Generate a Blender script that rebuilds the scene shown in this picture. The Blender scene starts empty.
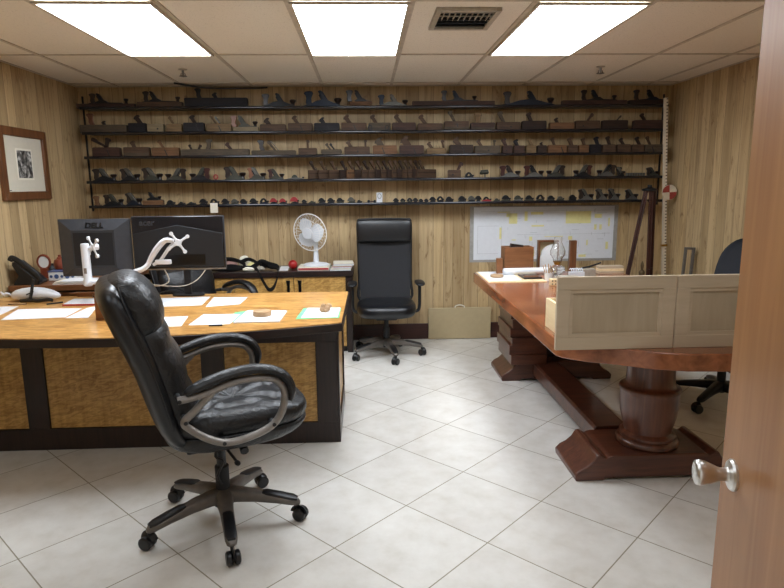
import bpy, math, random
from mathutils import Vector, Matrix
random.seed(7)
SC = bpy.context.scene
COL = SC.collection
PI = math.pi
R = math.radians

# ------------------------------------------------------------------ materials
def lin(c):
    return tuple((v/12.92 if v <= .04045 else ((v+.055)/1.055)**2.4) for v in [x/255 for x in c]) + (1,)

class NT:
    def __init__(s, name):
        s.m = bpy.data.materials.new(name); s.m.use_nodes = True
        s.t = s.m.node_tree; s.b = s.t.nodes['Principled BSDF']
    def n(s, typ, **kw):
        nd = s.t.nodes.new(typ)
        for k, v in kw.items():
            if k.startswith('i_'):
                key = k[2:]
                key = int(key) if key.isdigit() else key.replace('_', ' ')
                s.set(nd, key, v)
            else: setattr(nd, k, v)
        return nd
    def set(s, nd, key, v):
        if isinstance(v, bpy.types.NodeSocket): s.t.links.new(v, nd.inputs[key])
        else: nd.inputs[key].default_value = v
    def math(s, op, a, b=0.0, c=0.0):
        nd = s.t.nodes.new('ShaderNodeMath'); nd.operation = op
        s.set(nd, 0, a); s.set(nd, 1, b); s.set(nd, 2, c)
        return nd.outputs[0]
    def coords(s, scale=(1,1,1), rot=(0,0,0), loc=(0,0,0)):
        tc = s.t.nodes.new('ShaderNodeTexCoord'); mp = s.t.nodes.new('ShaderNodeMapping')
        s.t.links.new(tc.outputs['Object'], mp.inputs[0])
        mp.inputs['Scale'].default_value = scale; mp.inputs['Rotation'].default_value = rot; mp.inputs['Location'].default_value = loc
        return mp.outputs[0]
    def noise(s, vec, scale, detail=3, rough=.5, dist=0):
        nd = s.n('ShaderNodeTexNoise'); s.set(nd, 'Vector', vec)
        nd.inputs['Scale'].default_value = scale; nd.inputs['Detail'].default_value = detail
        nd.inputs['Roughness'].default_value = rough; nd.inputs['Distortion'].default_value = dist
        return nd.outputs[0]
    def ramp(s, fac, stops):
        nd = s.t.nodes.new('ShaderNodeValToRGB'); s.t.links.new(fac, nd.inputs[0])
        e = nd.color_ramp.elements
        while len(e) < len(stops): e.new(.5)
        for el, (p, c) in zip(e, stops): el.position = p; el.color = c
        return nd.outputs[0]
    def mix(s, fac, a, b, mode='MIX'):
        nd = s.t.nodes.new('ShaderNodeMix'); nd.data_type = 'RGBA'; nd.blend_type = mode
        s.set(nd, 0, fac); s.set(nd, 6, a); s.set(nd, 7, b)
        return nd.outputs[2]
    def bump(s, h, strength=.3, dist=.002):
        nd = s.n('ShaderNodeBump'); nd.inputs['Strength'].default_value = strength; nd.inputs['Distance'].default_value = dist
        s.t.links.new(h, nd.inputs['Height']); s.t.links.new(nd.outputs[0], s.b.inputs['Normal'])
    def out(s, color=None, rough=.5, metal=0, spec=.5, coat=0, coat_rough=.1, alpha=1, trans=0):
        b = s.b
        if color is not None: s.set(b, 'Base Color', color)
        s.set(b, 'Roughness', rough); s.set(b, 'Metallic', metal); s.set(b, 'Specular IOR Level', spec)
        s.set(b, 'Coat Weight', coat); s.set(b, 'Coat Roughness', coat_rough); s.set(b, 'Alpha', alpha)
        s.set(b, 'Transmission Weight', trans)
        return s.m

def plain(name, c, rough=.5, metal=0, spec=.5, coat=0, var=.12, vs=30):
    t = NT(name); l = lin(c)
    n = t.noise(t.coords(), vs, 3)
    a = tuple(v*(1-var) for v in l[:3])+(1,); b = tuple(min(1, v*(1+var)) for v in l[:3])+(1,)
    return t.out(t.ramp(n, [(.3, a), (.7, b)]), rough, metal, spec, coat)

def wood(name, c1, c2, scale=(3, 40, 40), rough=.45, coat=0, spec=.5, c3=None, bump=.1, mottle=.25):
    """grain stretched along the local axis with the small scale"""
    t = NT(name); v = t.coords(scale)
    n = t.noise(v, 1.0, 5, .6, .6)
    col = t.ramp(n, [(.3, lin(c1)), (.68, lin(c2))])
    v2 = t.coords()
    m = t.noise(v2, 3.5, 2)
    k = t.ramp(m, [(.35, (1-mottle,)*3+(1,)), (.65, (1, 1, 1, 1))])
    col = t.mix(1.0, col, k, 'MULTIPLY')
    if c3:
        w = t.n('ShaderNodeTexWave', wave_type='BANDS', bands_direction='X'); t.set(w, 'Vector', v)
        w.inputs['Scale'].default_value = .35; w.inputs['Distortion'].default_value = 9; w.inputs['Detail'].default_value = 3
        f = t.ramp(w.outputs['Fac'], [(.0, (.55,)*3+(1,)), (.25, (0, 0, 0, 1))])
        col = t.mix(f, col, lin(c3))
    t.bump(n, bump, .001)
    return t.out(col, rough, 0, spec, coat)

def satinwood(name, c1, c2, c3, axis='X', rough=.3):
    """figured golden veneer: fine rippling cross-figure"""
    t = NT(name)
    v = t.coords((1, 1, 1))
    d = t.noise(v, 9, 3, .6)
    rt = {'X': (0, 0, .12), 'D': (0, .22, 0), 'Z': (0, 0, 0)}[axis]
    v0 = t.coords((1, 1, 1), rot=rt)
    mp = t.n('ShaderNodeMapping'); t.set(mp, 'Vector', v0); mp.inputs['Scale'].default_value = {'X': (9, 34, 34), 'D': (16, 20, 54), 'Z': (46, 20, 11)}[axis]
    v1 = mp.outputs[0]
    n1 = t.noise(v1, 1.0, 3, .6, 1.2)
    v2 = t.coords((1.5, 30, 2) if axis == 'X' else (40, 40, 2))
    n2 = t.noise(v2, 1.0, 4, .6, .3)
    col = t.ramp(n1, [(.40, lin(c1)), (.50, lin(c2)), (.60, lin(c3))])
    col = t.mix(.35, col, t.ramp(n2, [(.35, lin(c1)), (.65, lin(c3))]))
    col = t.mix(.25, col, t.ramp(d, [(.35, lin(c1)), (.65, lin(c3))]))
    return t.out(col, rough, 0, .5, .15)

def leather(name, c, rough=.34, wr=.5, scale=16):
    t = NT(name); v = t.coords()
    n1 = t.noise(v, scale, 2, .5, 1.2); n2 = t.noise(v, 380, 2)
    h = t.math('ADD', t.math('MULTIPLY', n1, 6.0), t.math('MULTIPLY', n2, .35))
    t.bump(h, wr, .0035)
    return t.out(lin(c), rough, 0, .5, .1, .25)

M = {}
def wall_material():
    t = NT('oak_panelling')
    geo = t.n('ShaderNodeNewGeometry'); sx = t.n('ShaderNodeSeparateXYZ'); t.set(sx, 0, geo.outputs['Position'])
    u = t.math('ADD', sx.outputs[0], sx.outputs[1])
    vo = t.n('ShaderNodeTexVoronoi', voronoi_dimensions='1D', feature='DISTANCE_TO_EDGE')
    t.set(vo, 'W', u); vo.inputs['Scale'].default_value = 9.0; vo.inputs['Randomness'].default_value = .55
    groove = t.math('LESS_THAN', vo.outputs['Distance'], .022)
    vc = t.n('ShaderNodeTexVoronoi', voronoi_dimensions='1D')
    t.set(vc, 'W', u); vc.inputs['Scale'].default_value = 9.0; vc.inputs['Randomness'].default_value = .55
    cs = t.n('ShaderNodeSeparateColor'); t.set(cs, 0, vc.outputs['Color'])
    cb = t.n('ShaderNodeCombineXYZ')
    t.set(cb, 0, t.math('MULTIPLY', u, 20.0)); t.set(cb, 2, t.math('MULTIPLY', sx.outputs[2], 1.1)); t.set(cb, 1, t.math('MULTIPLY', cs.outputs[0], 9.0))
    n = t.noise(cb.outputs[0], 1.0, 6, .68, .7)
    col = t.ramp(n, [(.26, lin((144, 117, 82))), (.42, lin((184, 158, 118))), (.58, lin((202, 177, 136))), (.76, lin((172, 145, 104)))])
    tone = t.ramp(cs.outputs[0], [(0, (.70, .67, .62, 1)), (.35, (.88, .86, .83, 1)), (.7, (1, 1, 1, 1)), (1, (1.0, .97, .90, 1))])
    col = t.mix(1.0, col, tone, 'MULTIPLY')
    cb2 = t.n('ShaderNodeCombineXYZ')
    t.set(cb2, 0, t.math('MULTIPLY', u, 11.0)); t.set(cb2, 2, t.math('MULTIPLY', sx.outputs[2], 3.2)); t.set(cb2, 1, t.math('MULTIPLY', cs.outputs[0], 3.0))
    kn = t.noise(cb2.outputs[0], 1.0, 4, .65, 2.2)
    col = t.mix(t.ramp(kn, [(.58, (0, 0, 0, 1)), (.72, (.8, .8, .8, 1))]), col, lin((124, 92, 58)))
    col = t.mix(t.math('MULTIPLY', groove, .6), col, lin((84, 64, 42)))
    t.bump(t.math('SUBTRACT', 1.0, groove), .5, .002)
    return t.out(col, .5, 0, .4)

def floor_material():
    t = NT('floor_tile')
    geo = t.n('ShaderNodeNewGeometry'); sx = t.n('ShaderNodeSeparateXYZ'); t.set(sx, 0, geo.outputs['Position'])
    S = .457; ox, oy = -.1545, 2.323; c = math.sqrt(.5)/S
    X = t.math('SUBTRACT', sx.outputs[0], ox); Y = t.math('SUBTRACT', sx.outputs[1], oy)
    a = t.math('MULTIPLY', t.math('ADD', X, Y), c); b = t.math('MULTIPLY', t.math('SUBTRACT', X, Y), c)
    def edge(w):
        f = t.math('FRACT', t.math('ADD', w, 100.5)); return t.math('ABSOLUTE', t.math('SUBTRACT', f, .5))
    e = t.math('MINIMUM', edge(a), edge(b))
    g = t.math('LESS_THAN', e, .0058)
    cell = t.n('ShaderNodeCombineXYZ')
    t.set(cell, 0, t.math('FLOOR', t.math('ADD', a, 100.0))); t.set(cell, 1, t.math('FLOOR', t.math('ADD', b, 100.0)))
    wn = t.n('ShaderNodeTexWhiteNoise'); t.set(wn, 0, cell.outputs[0])
    v = t.n('ShaderNodeVectorMath', operation='ADD'); t.set(v, 0, geo.outputs['Position']); t.set(v, 1, wn.outputs['Color'])
    n = t.noise(v.outputs[0], 9, 6, .62)
    col = t.ramp(n, [(.3, lin((214, 210, 201))), (.5, lin((222, 219, 212))), (.72, lin((229, 227, 221)))])
    br = t.ramp(wn.outputs['Value'], [(0, (.95, .945, .94, 1)), (1, (1, 1, 1, 1))])
    col = t.mix(1.0, col, br, 'MULTIPLY')
    col = t.mix(g, col, lin((138, 130, 112)))
    t.bump(t.math('SUBTRACT', 1.0, g), .25, .001)
    rough = t.math('ADD', .24, t.math('MULTIPLY', g, .5))
    return t.out(col, rough, 0, .5)

def ceiling_material():
    t = NT('ceiling_tile'); v = t.coords()
    n = t.noise(v, 170, 2, .6); n2 = t.noise(v, 60, 3)
    f = t.math('GREATER_THAN', t.math('ADD', n, t.math('MULTIPLY', n2, .35)), .83)
    col = t.mix(t.math('MULTIPLY', f, .55), lin((232, 224, 210)), lin((170, 160, 144)))
    t.bump(n, .3, .002)
    return t.out(col, .9, 0, .2)

M['wall'] = wall_material(); M['floor'] = floor_material(); M['ceil'] = ceiling_material()
M['grid'] = plain('grid_metal', (190, 178, 160), .5)
M['skirt'] = wood('dark_red_baseboard', (52, 24, 18), (74, 36, 26), (3, 40, 40), .35)
M['satin'] = satinwood('satinwood_top', (156, 102, 42), (200, 146, 74), (228, 178, 106), 'X', .3)
M['satinV'] = satinwood('satinwood_panel', (136, 96, 42), (182, 138, 70), (210, 168, 98), 'D', .42)
M['wenge'] = wood('wenge', (26, 17, 15), (48, 30, 25), (4, 60, 60), .38, .1)
M['wengeV'] = wood('wenge_upright', (26, 17, 15), (50, 32, 27), (60, 60, 4), .38, .1)
M['redtop'] = wood('redwood_slab', (126, 70, 42), (178, 110, 70), (16, 1.8, 16), .24, .4, .5, None, .04, .35)
M['redleg'] = wood('redwood_base', (66, 36, 26), (106, 62, 44), (3, 30, 30), .32, .25)
M['redlegV'] = wood('redwood_turned', (68, 38, 27), (120, 72, 50), (26, 26, 1.6), .3, .3)
M['door'] = wood('door_veneer', (152, 103, 60), (170, 122, 76), (26, 26, 1.4), .45, .1, .4, None, .03, .14)
M['maple'] = wood('unfinished_maple', (186, 168, 143), (198, 180, 155), (2, 24, 24), .6, 0, .3, None, .03, .06)
M['mapleV'] = wood('unfinished_maple_panel', (172, 155, 130), (184, 167, 142), (24, 24, 2), .6, 0, .3, None, .03, .05)
M['pine'] = wood('pale_plywood', (232, 206, 160), (244, 222, 180), (40, 3, 40), .55, 0, .3, None, .05, .06)
M['leather'] = leather('black_leather', (9, 10, 13), .42, .30, 30)
M['leatherS'] = leather('smooth_black_leather', (10, 12, 17), .38, .16, 8)
M['plastic'] = plain('black_plastic', (18, 19, 22), .4)
M['plasticM'] = plain('matt_black_plastic', (24, 25, 28), .6)
M['rubber'] = plain('caster_rubber', (16, 17, 20), .35)
M['gun'] = plain('gunmetal_paint', (134, 128, 122), .42, .5)
M['gunD'] = plain('dark_gunmetal', (104, 98, 92), .4, .35)
M['chrome'] = plain('brushed_nickel', (214, 212, 208), .30, 1, var=.04)
M['steel'] = plain('steel', (150, 150, 148), .35, .9)
M['white'] = plain('white_plastic', (216, 219, 224), .4, var=.03)
M['paper'] = plain('white_paper', (226, 228, 232), .8, spec=.2, var=.02)
M['paper2'] = plain('cream_paper', (222, 216, 200), .8, spec=.2, var=.03)
M['lip'] = plain('glossy_black_edge', (18, 20, 28), .2, .3, coat=.5)
M['black'] = plain('shelf_black', (16, 17, 24), .28, .3)
M['green'] = plain('green_folder', (118, 214, 150), .6)
M['red'] = plain('red_glossy', (158, 30, 28), .3)
M['redp2'] = plain('dusky_pink_cloth', (148, 112, 104), .8)
M['redp'] = plain('red_paper', (170, 60, 60), .6)
M['yellow'] = plain('yellow_marker', (232, 224, 158), .8, var=.05)
M['ink'] = plain('pale_ink', (170, 172, 172), .8)
M['inkd'] = plain('dark_ink', (60, 60, 64), .8)
M['tape'] = plain('grey_tape', (160, 158, 152), .5)
M['bronze'] = plain('dull_bronze', (104, 86, 60), .5, .6)
M['brass'] = plain('brass', (176, 136, 70), .3, 1)
M['cork'] = wood('turned_maple', (176, 142, 104), (200, 166, 126), (20, 20, 20), .5)
M['boxw'] = wood('cherry_box', (116, 72, 42), (148, 98, 62), (4, 4, 40), .4)
M['walnut'] = wood('walnut_frame', (88, 54, 32), (124, 80, 48), (30, 30, 3), .4)
M['mahog'] = wood('mahogany', (50, 24, 20), (78, 40, 32), (40, 40, 4), .35)
M['tan'] = plain('tan_board', (178, 160, 124), .6, var=.03)
M['fabric'] = plain('strap_webbing', (20, 20, 22), .8)
M['glassw'] = plain('porcelain', (220, 222, 222), .25, var=.03)
M['blue'] = plain('cobalt_glaze', (60, 84, 130), .3)
M['rustc'] = plain('brown_glaze', (120, 58, 40), .3)
M['screen'] = plain('monitor_back', (50, 52, 57), .45)
M['screenP'] = plain('monitor_recess', (15, 16, 20), .6)
M['gloss'] = plain('glossy_black_shell', (22, 24, 31), .2, coat=.3)
M['logo'] = plain('logo_black', (6, 6, 8), .3)
M['dials'] = plain('dark_mesh', (12, 14, 21), .6)
M['duct'] = plain('vent_dark', (30, 34, 42), .6)
M['ventm'] = plain('vent_metal', (176, 168, 154), .5, .3)
M['rodred'] = plain('faded_red', (150, 58, 48), .6)
M['rodw'] = plain('rod_white', (214, 202, 180), .6)
t = NT('graduated_rod')
tc = t.n('ShaderNodeTexCoord'); sp = t.n('ShaderNodeSeparateXYZ'); t.set(sp, 0, tc.outputs['Object'])
fz = t.math('FRACT', t.math('DIVIDE', sp.outputs[2], .0292))
tk = t.math('MULTIPLY', t.math('LESS_THAN', fz, .30), t.math('GREATER_THAN', sp.outputs[0], .001))
M['rodg'] = t.out(t.mix(tk, lin((214, 202, 180)), lin((70, 48, 36))), .6)
M['mat'] = plain('picture_mat', (205, 198, 180), .8, var=.02)
M['bluefab'] = plain('navy_mesh', (24, 27, 35), .8)
t = NT('lamp_glass')
M['glass'] = t.out((.95, .96, .95, 1), .05, 0, .5, trans=.92)
t = NT('fan_guard_wire'); M['wire'] = t.out(lin((232, 230, 226)), .4)
t = NT('engraving')
n = t.noise(t.coords((1, 18, 16)), 1.0, 5, .65, 1.0)
M['photo'] = t.out(t.ramp(n, [(.4, lin((26, 26, 26))), (.52, lin((110, 108, 104))), (.66, lin((206, 204, 198)))]), .4)
t = NT('diffuser_glow')
t.set(t.b, 'Emission Color', lin((238, 246, 255))); t.set(t.b, 'Emission Strength', 18.0)
M['glow'] = t.out(lin((240, 240, 240)), .6)
t = NT('added_fill_glow')
t.set(t.b, 'Emission Color', lin((238, 246, 255))); t.set(t.b, 'Emission Strength', 3.8)
M['fill_glow'] = t.out(lin((240, 240, 240)), .6)  # emission of the added near-row fill panels
# tool woods / metals
for k, a, b in [('dk', (40, 29, 25), (64, 47, 38)), ('br', (68, 50, 38), (98, 75, 57)), ('rd', (58, 40, 34), (86, 61, 51)), ('or', (98, 68, 44), (132, 96, 66)),
                ('tn', (106, 84, 58), (138, 113, 80)), ('lt', (130, 114, 88), (152, 136, 108)), ('gb', (70, 60, 48), (98, 84, 68)), ('vb', (26, 24, 28), (40, 37, 42))]:
    M['w_'+k] = wood('tool_wood_'+k, a, b, (10, 90, 90), .6, 0, .3)
M['m_bk'] = plain('japanned_iron', (26, 28, 32), .4, .4)
M['m_bl'] = plain('blued_iron', (30, 38, 52), .4, .5)
M['m_gy'] = plain('worn_grey_iron', (104, 104, 100), .45, .6)
M['m_gr'] = plain('olive_grey_iron', (66, 66, 58), .5, .5)
M['m_st'] = plain('blade_steel', (96, 96, 92), .4, .8)
M['m_rd'] = plain('red_enamel', (150, 40, 44), .4)
M['t_rd'] = plain('rosewood', (58, 28, 26), .3)
M['t_dk'] = plain('ebonised_wood', (34, 24, 22), .3)
M['t_br'] = plain('brown_tote', (98, 62, 44), .35)
M['t_or'] = plain('amber_tote', (124, 78, 54), .35)

# ------------------------------------------------------------------ mesh helper
class MB:
    def __init__(s): s.v = []; s.f = []
    def add(s, vs, fs, mx=None):
        o = len(s.v)
        s.v += [tuple((mx @ Vector(p)) if mx else p) for p in vs]
        s.f += [tuple(i+o for i in f) for f in fs]
        return s
    def box(s, c, d, rz=0, ry=0, rx=0, taper=None):
        x, y, z = [k/2 for k in d]; tx, ty = taper or (1, 1)
        vs = [(-x, -y, -z), (x, -y, -z), (x, y, -z), (-x, y, -z), (-x*tx, -y*ty, z), (x*tx, -y*ty, z), (x*tx, y*ty, z), (-x*tx, y*ty, z)]
        mx = Matrix.Translation(c) @ Matrix.Rotation(rz, 4, 'Z') @ Matrix.Rotation(ry, 4, 'Y') @ Matrix.Rotation(rx, 4, 'X')
        return s.add(vs, [(0, 3, 2, 1), (4, 5, 6, 7), (0, 1, 5, 4), (1, 2, 6, 5), (2, 3, 7, 6), (3, 0, 4, 7)], mx)
    def b2(s, x0, x1, y0, y1, z0, z1):
        return s.box(((x0+x1)/2, (y0+y1)/2, (z0+z1)/2), (abs(x1-x0), abs(y1-y0), abs(z1-z0)))
    def prism(s, poly, a, b, axis='Y'):
        """polygon in the plane across `axis`, extruded from a to b"""
        n = len(poly)
        if axis == 'Y': f = lambda p, t: (p[0], t, p[1])
        elif axis == 'Z': f = lambda p, t: (p[0], p[1], t)
        else: f = lambda p, t: (t, p[0], p[1])
        vs = [f(p, a) for p in poly] + [f(p, b) for p in poly]
        fs = [tuple(range(n))[::-1], tuple(range(n, 2*n))] + [(i, (i+1) % n, (i+1) % n+n, i+n) for i in range(n)]
        return s.add(vs, fs)
    def loft(s, rings, caps=True, closed=False):
        n = len(rings[0]); m = len(rings); vs = [p for r in rings for p in r]; fs = []
        for j in range(m if closed else m-1):
            k = (j+1) % m
            for i in range(n):
                fs.append((j*n+i, j*n+(i+1) % n, k*n+(i+1) % n, k*n+i))
        if caps and not closed: fs += [tuple(range(n))[::-1], tuple(range((m-1)*n, m*n))]
        return s.add(vs, fs)
    def lathe(s, prof, c=(0, 0, 0), n=20, mx=None):
        rings = [[(max(r, 1e-4)*math.cos(2*PI*i/n), max(r, 1e-4)*math.sin(2*PI*i/n), z) for i in range(n)] for r, z in prof]
        sub = MB().loft(rings)
        m = Matrix.Translation(c) @ (mx or Matrix.Identity(4))
        return s.add(sub.v, sub.f, m)
    def tube(s, pts, r, n=8, flat=None, closed=False, up=None):
        """r: number or list; flat=(a,b) elliptical radii factors (a along side axis, b along `up`)"""
        P = [Vector(p) for p in pts]; m = len(P); rings = []
        rr = r if isinstance(r, (list, tuple)) else [r]*m
        prev = None
        for i, p in enumerate(P):
            if closed: t = P[(i+1) % m]-P[i-1]
            else: t = P[min(i+1, m-1)]-P[max(i-1, 0)]
            t.normalize()
            u = Vector(up) if up else (prev if prev else Vector((0, 0, 1)))
            if abs(u.dot(t)) > .95 and not up: u = Vector((1, 0, 0)) if abs(t.x) < .9 else Vector((0, 1, 0))
            u = (u-t*u.dot(t)).normalized(); w = t.cross(u); prev = u
            a, b = flat or (1, 1)
            rings.append([tuple(p+w*(a*rr[i]*math.cos(2*PI*k/n))+u*(b*rr[i]*math.sin(2*PI*k/n))) for k in range(n)])
        return s.loft(rings, True, closed)
    def cyl(s, a, b, r, r2=None, n=16):
        return s.tube([a, b], [r, r if r2 is None else r2], n)
    def ell(s, c, d, n=16, m=10, mx=None):
        prof = [(math.sin(PI*i/m), -math.cos(PI*i/m)) for i in range(m+1)]
        rings = [[(r*math.cos(2*PI*i/n), r*math.sin(2*PI*i/n), z) for i in range(n)] for r, z in [(max(r, .01), z) for r, z in prof]]
        sub = MB().loft(rings)
        mm = Matrix.Translation(c) @ (mx or Matrix.Identity(4)) @ Matrix.Diagonal((d[0], d[1], d[2], 1))
        return s.add(sub.v, sub.f, mm)
    def build(s, name, mat, parent=None, bevel=0, smooth=True, seg=2, sub=0, ang=35):
        me = bpy.data.meshes.new(name); me.from_pydata(s.v, [], s.f); me.validate()
        if smooth:
            me.shade_smooth()
            if not sub: me.set_sharp_from_angle(angle=R(ang))
        me.materials.append(M[mat] if isinstance(mat, str) else mat)
        o = bpy.data.objects.new(name, me); COL.objects.link(o)
        if parent: o.parent = parent
        if bevel:
            md = o.modifiers.new('bevel', 'BEVEL'); md.width = bevel; md.segments = seg; md.limit_method = 'ANGLE'; md.angle_limit = R(40)
        if sub:
            md = o.modifiers.new('sub', 'SUBSURF'); md.levels = sub; md.render_levels = sub
        return o

def tag(o, label=None, cat=None, group=None, kind=None):
    if label: o['label'] = label
    if cat: o['category'] = cat
    if group: o['group'] = group
    if kind: o['kind'] = kind
    return o
def thing(name, label, cat, loc=(0, 0, 0), rz=0, group=None):
    o = bpy.data.objects.new(name, None); o.empty_display_size = .1; COL.objects.link(o)
    o.location = loc; o.rotation_euler = (0, 0, rz)
    return tag(o, label, cat, group)
def struct(o): o['kind'] = 'structure'; return o
def se_ring(c, a, b, ra, rb, n=24, e=2.6):
    """superellipse ring about c in the plane of vectors a,b"""
    c = Vector(c); a = Vector(a); b = Vector(b); out = []
    for i in range(n):
        t = 2*PI*i/n; ct, st = math.cos(t), math.sin(t)
        out.append(tuple(c+a*(ra*math.copysign(abs(ct)**(2/e), ct))+b*(rb*math.copysign(abs(st)**(2/e), st))))
    return out
def text_mesh(body, size, depth, name, mat, parent, loc, rot, bold=0):
    cu = bpy.data.curves.new(name, 'FONT'); cu.body = body; cu.size = size; cu.extrude = depth; cu.align_x = 'CENTER'; cu.align_y = 'CENTER'
    cu.offset = bold
    tmp = bpy.data.objects.new('tmp', cu); COL.objects.link(tmp)
    dg = bpy.context.evaluated_depsgraph_get(); dg.update()
    me = bpy.data.meshes.new_from_object(tmp.evaluated_get(dg)); me.name = name
    bpy.data.objects.remove(tmp); me.materials.clear(); me.materials.append(M[mat])
    o = bpy.data.objects.new(name, me); COL.objects.link(o); o.parent = parent; o.location = loc; o.rotation_euler = rot
    return o
def smooth_path(pts, k=4, closed=False):
    P = [Vector(p) for p in pts]; n = len(P); out = []
    rng = n if closed else n-1
    for i in range(rng):
        p0 = P[i-1] if (i > 0 or closed) else P[0]; p1 = P[i]; p2 = P[(i+1) % n]; p3 = P[(i+2) % n] if (closed or i+2 < n) else P[-1]
        for j in range(k):
            t = j/k
            out.append(.5*((2*p1)+(p2-p0)*t+(2*p0-5*p1+4*p2-p3)*t*t+(3*p1-p0-3*p2+p3)*t**3))
    if not closed: out.append(P[-1])
    return out

# ------------------------------------------------------------------ room shell
XL, XR, YB, YF, ZC = -2.56, 2.87, 5.79, .32, 2.385
struct(MB().b2(XL-.1, XR+.1, -1.5, YB+.1, -.1, 0).build('floor', 'floor', smooth=False))
struct(MB().b2(XL-.1, XR+.1, YF-.12, YB+.1, ZC, ZC+.1).build('ceiling', 'ceil', smooth=False))
struct(MB().b2(XL-.1, XR+.1, YB, YB+.1, 0, ZC).build('wall_back', 'wall', smooth=False))
struct(MB().b2(XL-.1, XL, YF-.12, YB, 0, ZC).build('wall_left', 'wall', smooth=False))
struct(MB().b2(XR, XR+.1, YF-.12, YB, 0, ZC).build('wall_right', 'wall', smooth=False))
wf = MB().b2(XL, -.42, YF-.12, YF, 0, ZC).b2(.56, XR, YF-.12, YF, 0, ZC).b2(-.42, .56, YF-.12, YF, 2.06, ZC)
struct(wf.build('wall_front', 'wall', smooth=False))
struct(MB().b2(XL, XR, YB-.014, YB, 0, .155).build('baseboard_back', 'skirt', bevel=.003))
struct(MB().b2(XL, XL+.014, YF, YB-.014, 0, .155).build('baseboard_left', 'skirt', bevel=.003))
struct(MB().b2(XR-.014, XR, YF, YB-.014, 0, .155).build('baseboard_right', 'skirt', bevel=.003))
# suspended ceiling grid
gx = [-2.19, -1.60, -1.0, -.368, .252, .862, 1.462, 2.075, 2.62]
gy = [.735, 1.955, 3.165, 4.425, 5.60]
g = MB()
for x in gx: g.b2(x-.012, x+.012, YF, YB, ZC-.006, ZC)
for y in gy: g.b2(XL, XR, y-.012, y+.012, ZC-.0062, ZC)
g.b2(XL, XL+.02, YF, YB, ZC-.006, ZC).b2(XR-.02, XR, YF, YB, ZC-.006, ZC).b2(XL, XR, YB-.02, YB, ZC-.006, ZC)
struct(g.build('trim_1', 'grid', smooth=False))

def ceiling_light(x0, x1, y0, y1, label, glow='glow'):
    cx, cy = (x0+x1)/2, (y0+y1)/2
    t = thing('ceiling_light', label, 'ceiling light', (cx, cy, ZC-.012), 0, 'fluorescent troffer lights in the ceiling' )
    w, l = (x1-x0)/2, (y1-y0)/2; f = .016
    m = MB()
    for s in (-1, 1):
        m.box((s*(w-f/2), 0, 0), (f, 2*l, .012)); m.box((0, s*(l-f/2), 0), (2*w-2*f, f, .012))
    m.build('frame', 'grid', t, smooth=False)
    MB().box((0, 0, .002), (2*w-2*f, 2*l-2*f, .004)).build('diffuser', glow, t, smooth=False)
LX = [(-1.588, -1.012, 'left'), (-.356, .24, 'middle'), (.874, 1.45, 'right')]
for (a, b, nm) in LX:
    ceiling_light(a, b, 3.18, 4.412, 'glowing rectangular ceiling light panel, %s one of the three in the far row' % {'left': 'leftmost', 'middle': 'middle', 'right': 'rightmost'}[nm])


for (a, b, nm) in LX:  # added row, out of view: weak fill that brightens the near floor
    ceiling_light(a, b, .75, 1.94, 'added unseen dim ceiling fill panel just inside the doorway, %s of the nearer row' % {'left': 'leftmost', 'middle': 'middle', 'right': 'rightmost'}[nm], 'fill_glow')

# air vent
v = thing('air_vent', 'square pale metal air vent set in the ceiling between two lights', 'vent', (.55, 3.49, ZC-.010))
m = MB()
for s in (-1, 1):
    m.box((s*.155, 0, 0), (.03, .40, .02)); m.box((0, s*.185, 0), (.28, .03, .02))
m.build('frame', 'ventm', v, .003)
MB().box((0, 0, .006), (.28, .34, .004)).build('duct_opening', 'duct', v)
for i in range(5):
    MB().box((0, -.14+i*.066, -.001), (.28, .03, .003), rx=R(25)).build('slat', 'ventm' if i < 2 else 'duct', v)
for i in range(9):
    MB().box((-.12+i*.03, -.07, -.003), (.004, .14, .01)).build('fin', 'ventm', v)
for x, y, nm in [(-1.385, 4.97, 'left'), (1.85, 4.89, 'right')]:
    s = thing('fire_sprinkler', 'small dark sprinkler head hanging from the %s side of the ceiling' % nm, 'sprinkler', (x, y, ZC), 0, 'ceiling sprinkler heads')
    MB().lathe([(.032, 0), (.034, -.004), (.01, -.008)]).build('escutcheon', 'ventm', s)
    MB().lathe([(.009, -.004), (.009, -.035), (.005, -.05)]).build('stem', 'steel', s)
    MB().lathe([(.03, -.05), (.03, -.053)], n=12).tube([(-.014, 0, -.03), (-.017, 0, -.044), (0, 0, -.056)], .003, 6).tube([(.014, 0, -.03), (.017, 0, -.044), (0, 0, -.056)], .003, 6).build('deflector', 'gunD', s)
cab = MB().tube(smooth_path([(-1.62, 5.52, ZC-.014), (-1.53, 5.60, ZC-.020), (-1.42, 5.66, ZC-.030), (-1.28, 5.70, ZC-.032), (-1.1, 5.74, ZC-.026), (-.95, 5.76, ZC-.022), (-.86, 5.76, ZC-.016)], 5), .008, 8)
tag(cab.build('cable', 'black'), 'black cable sagging below the ceiling above the top shelf, left side', 'cable')

# thermostat plate
s = thing('shelf_tag', 'small square cream tag hanging on the front of the lowest shelf, above the monitors', 'tag', (-1.356, 5.5655, 1.305))
MB().box((0, -.002, 0), (.068, .003, .088)).build('tag_card', 'paper2', s, bevel=.001)
MB().box((0, -.004, .036), (.02, .0015, .008)).build('clip', 'white', s)

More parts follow.
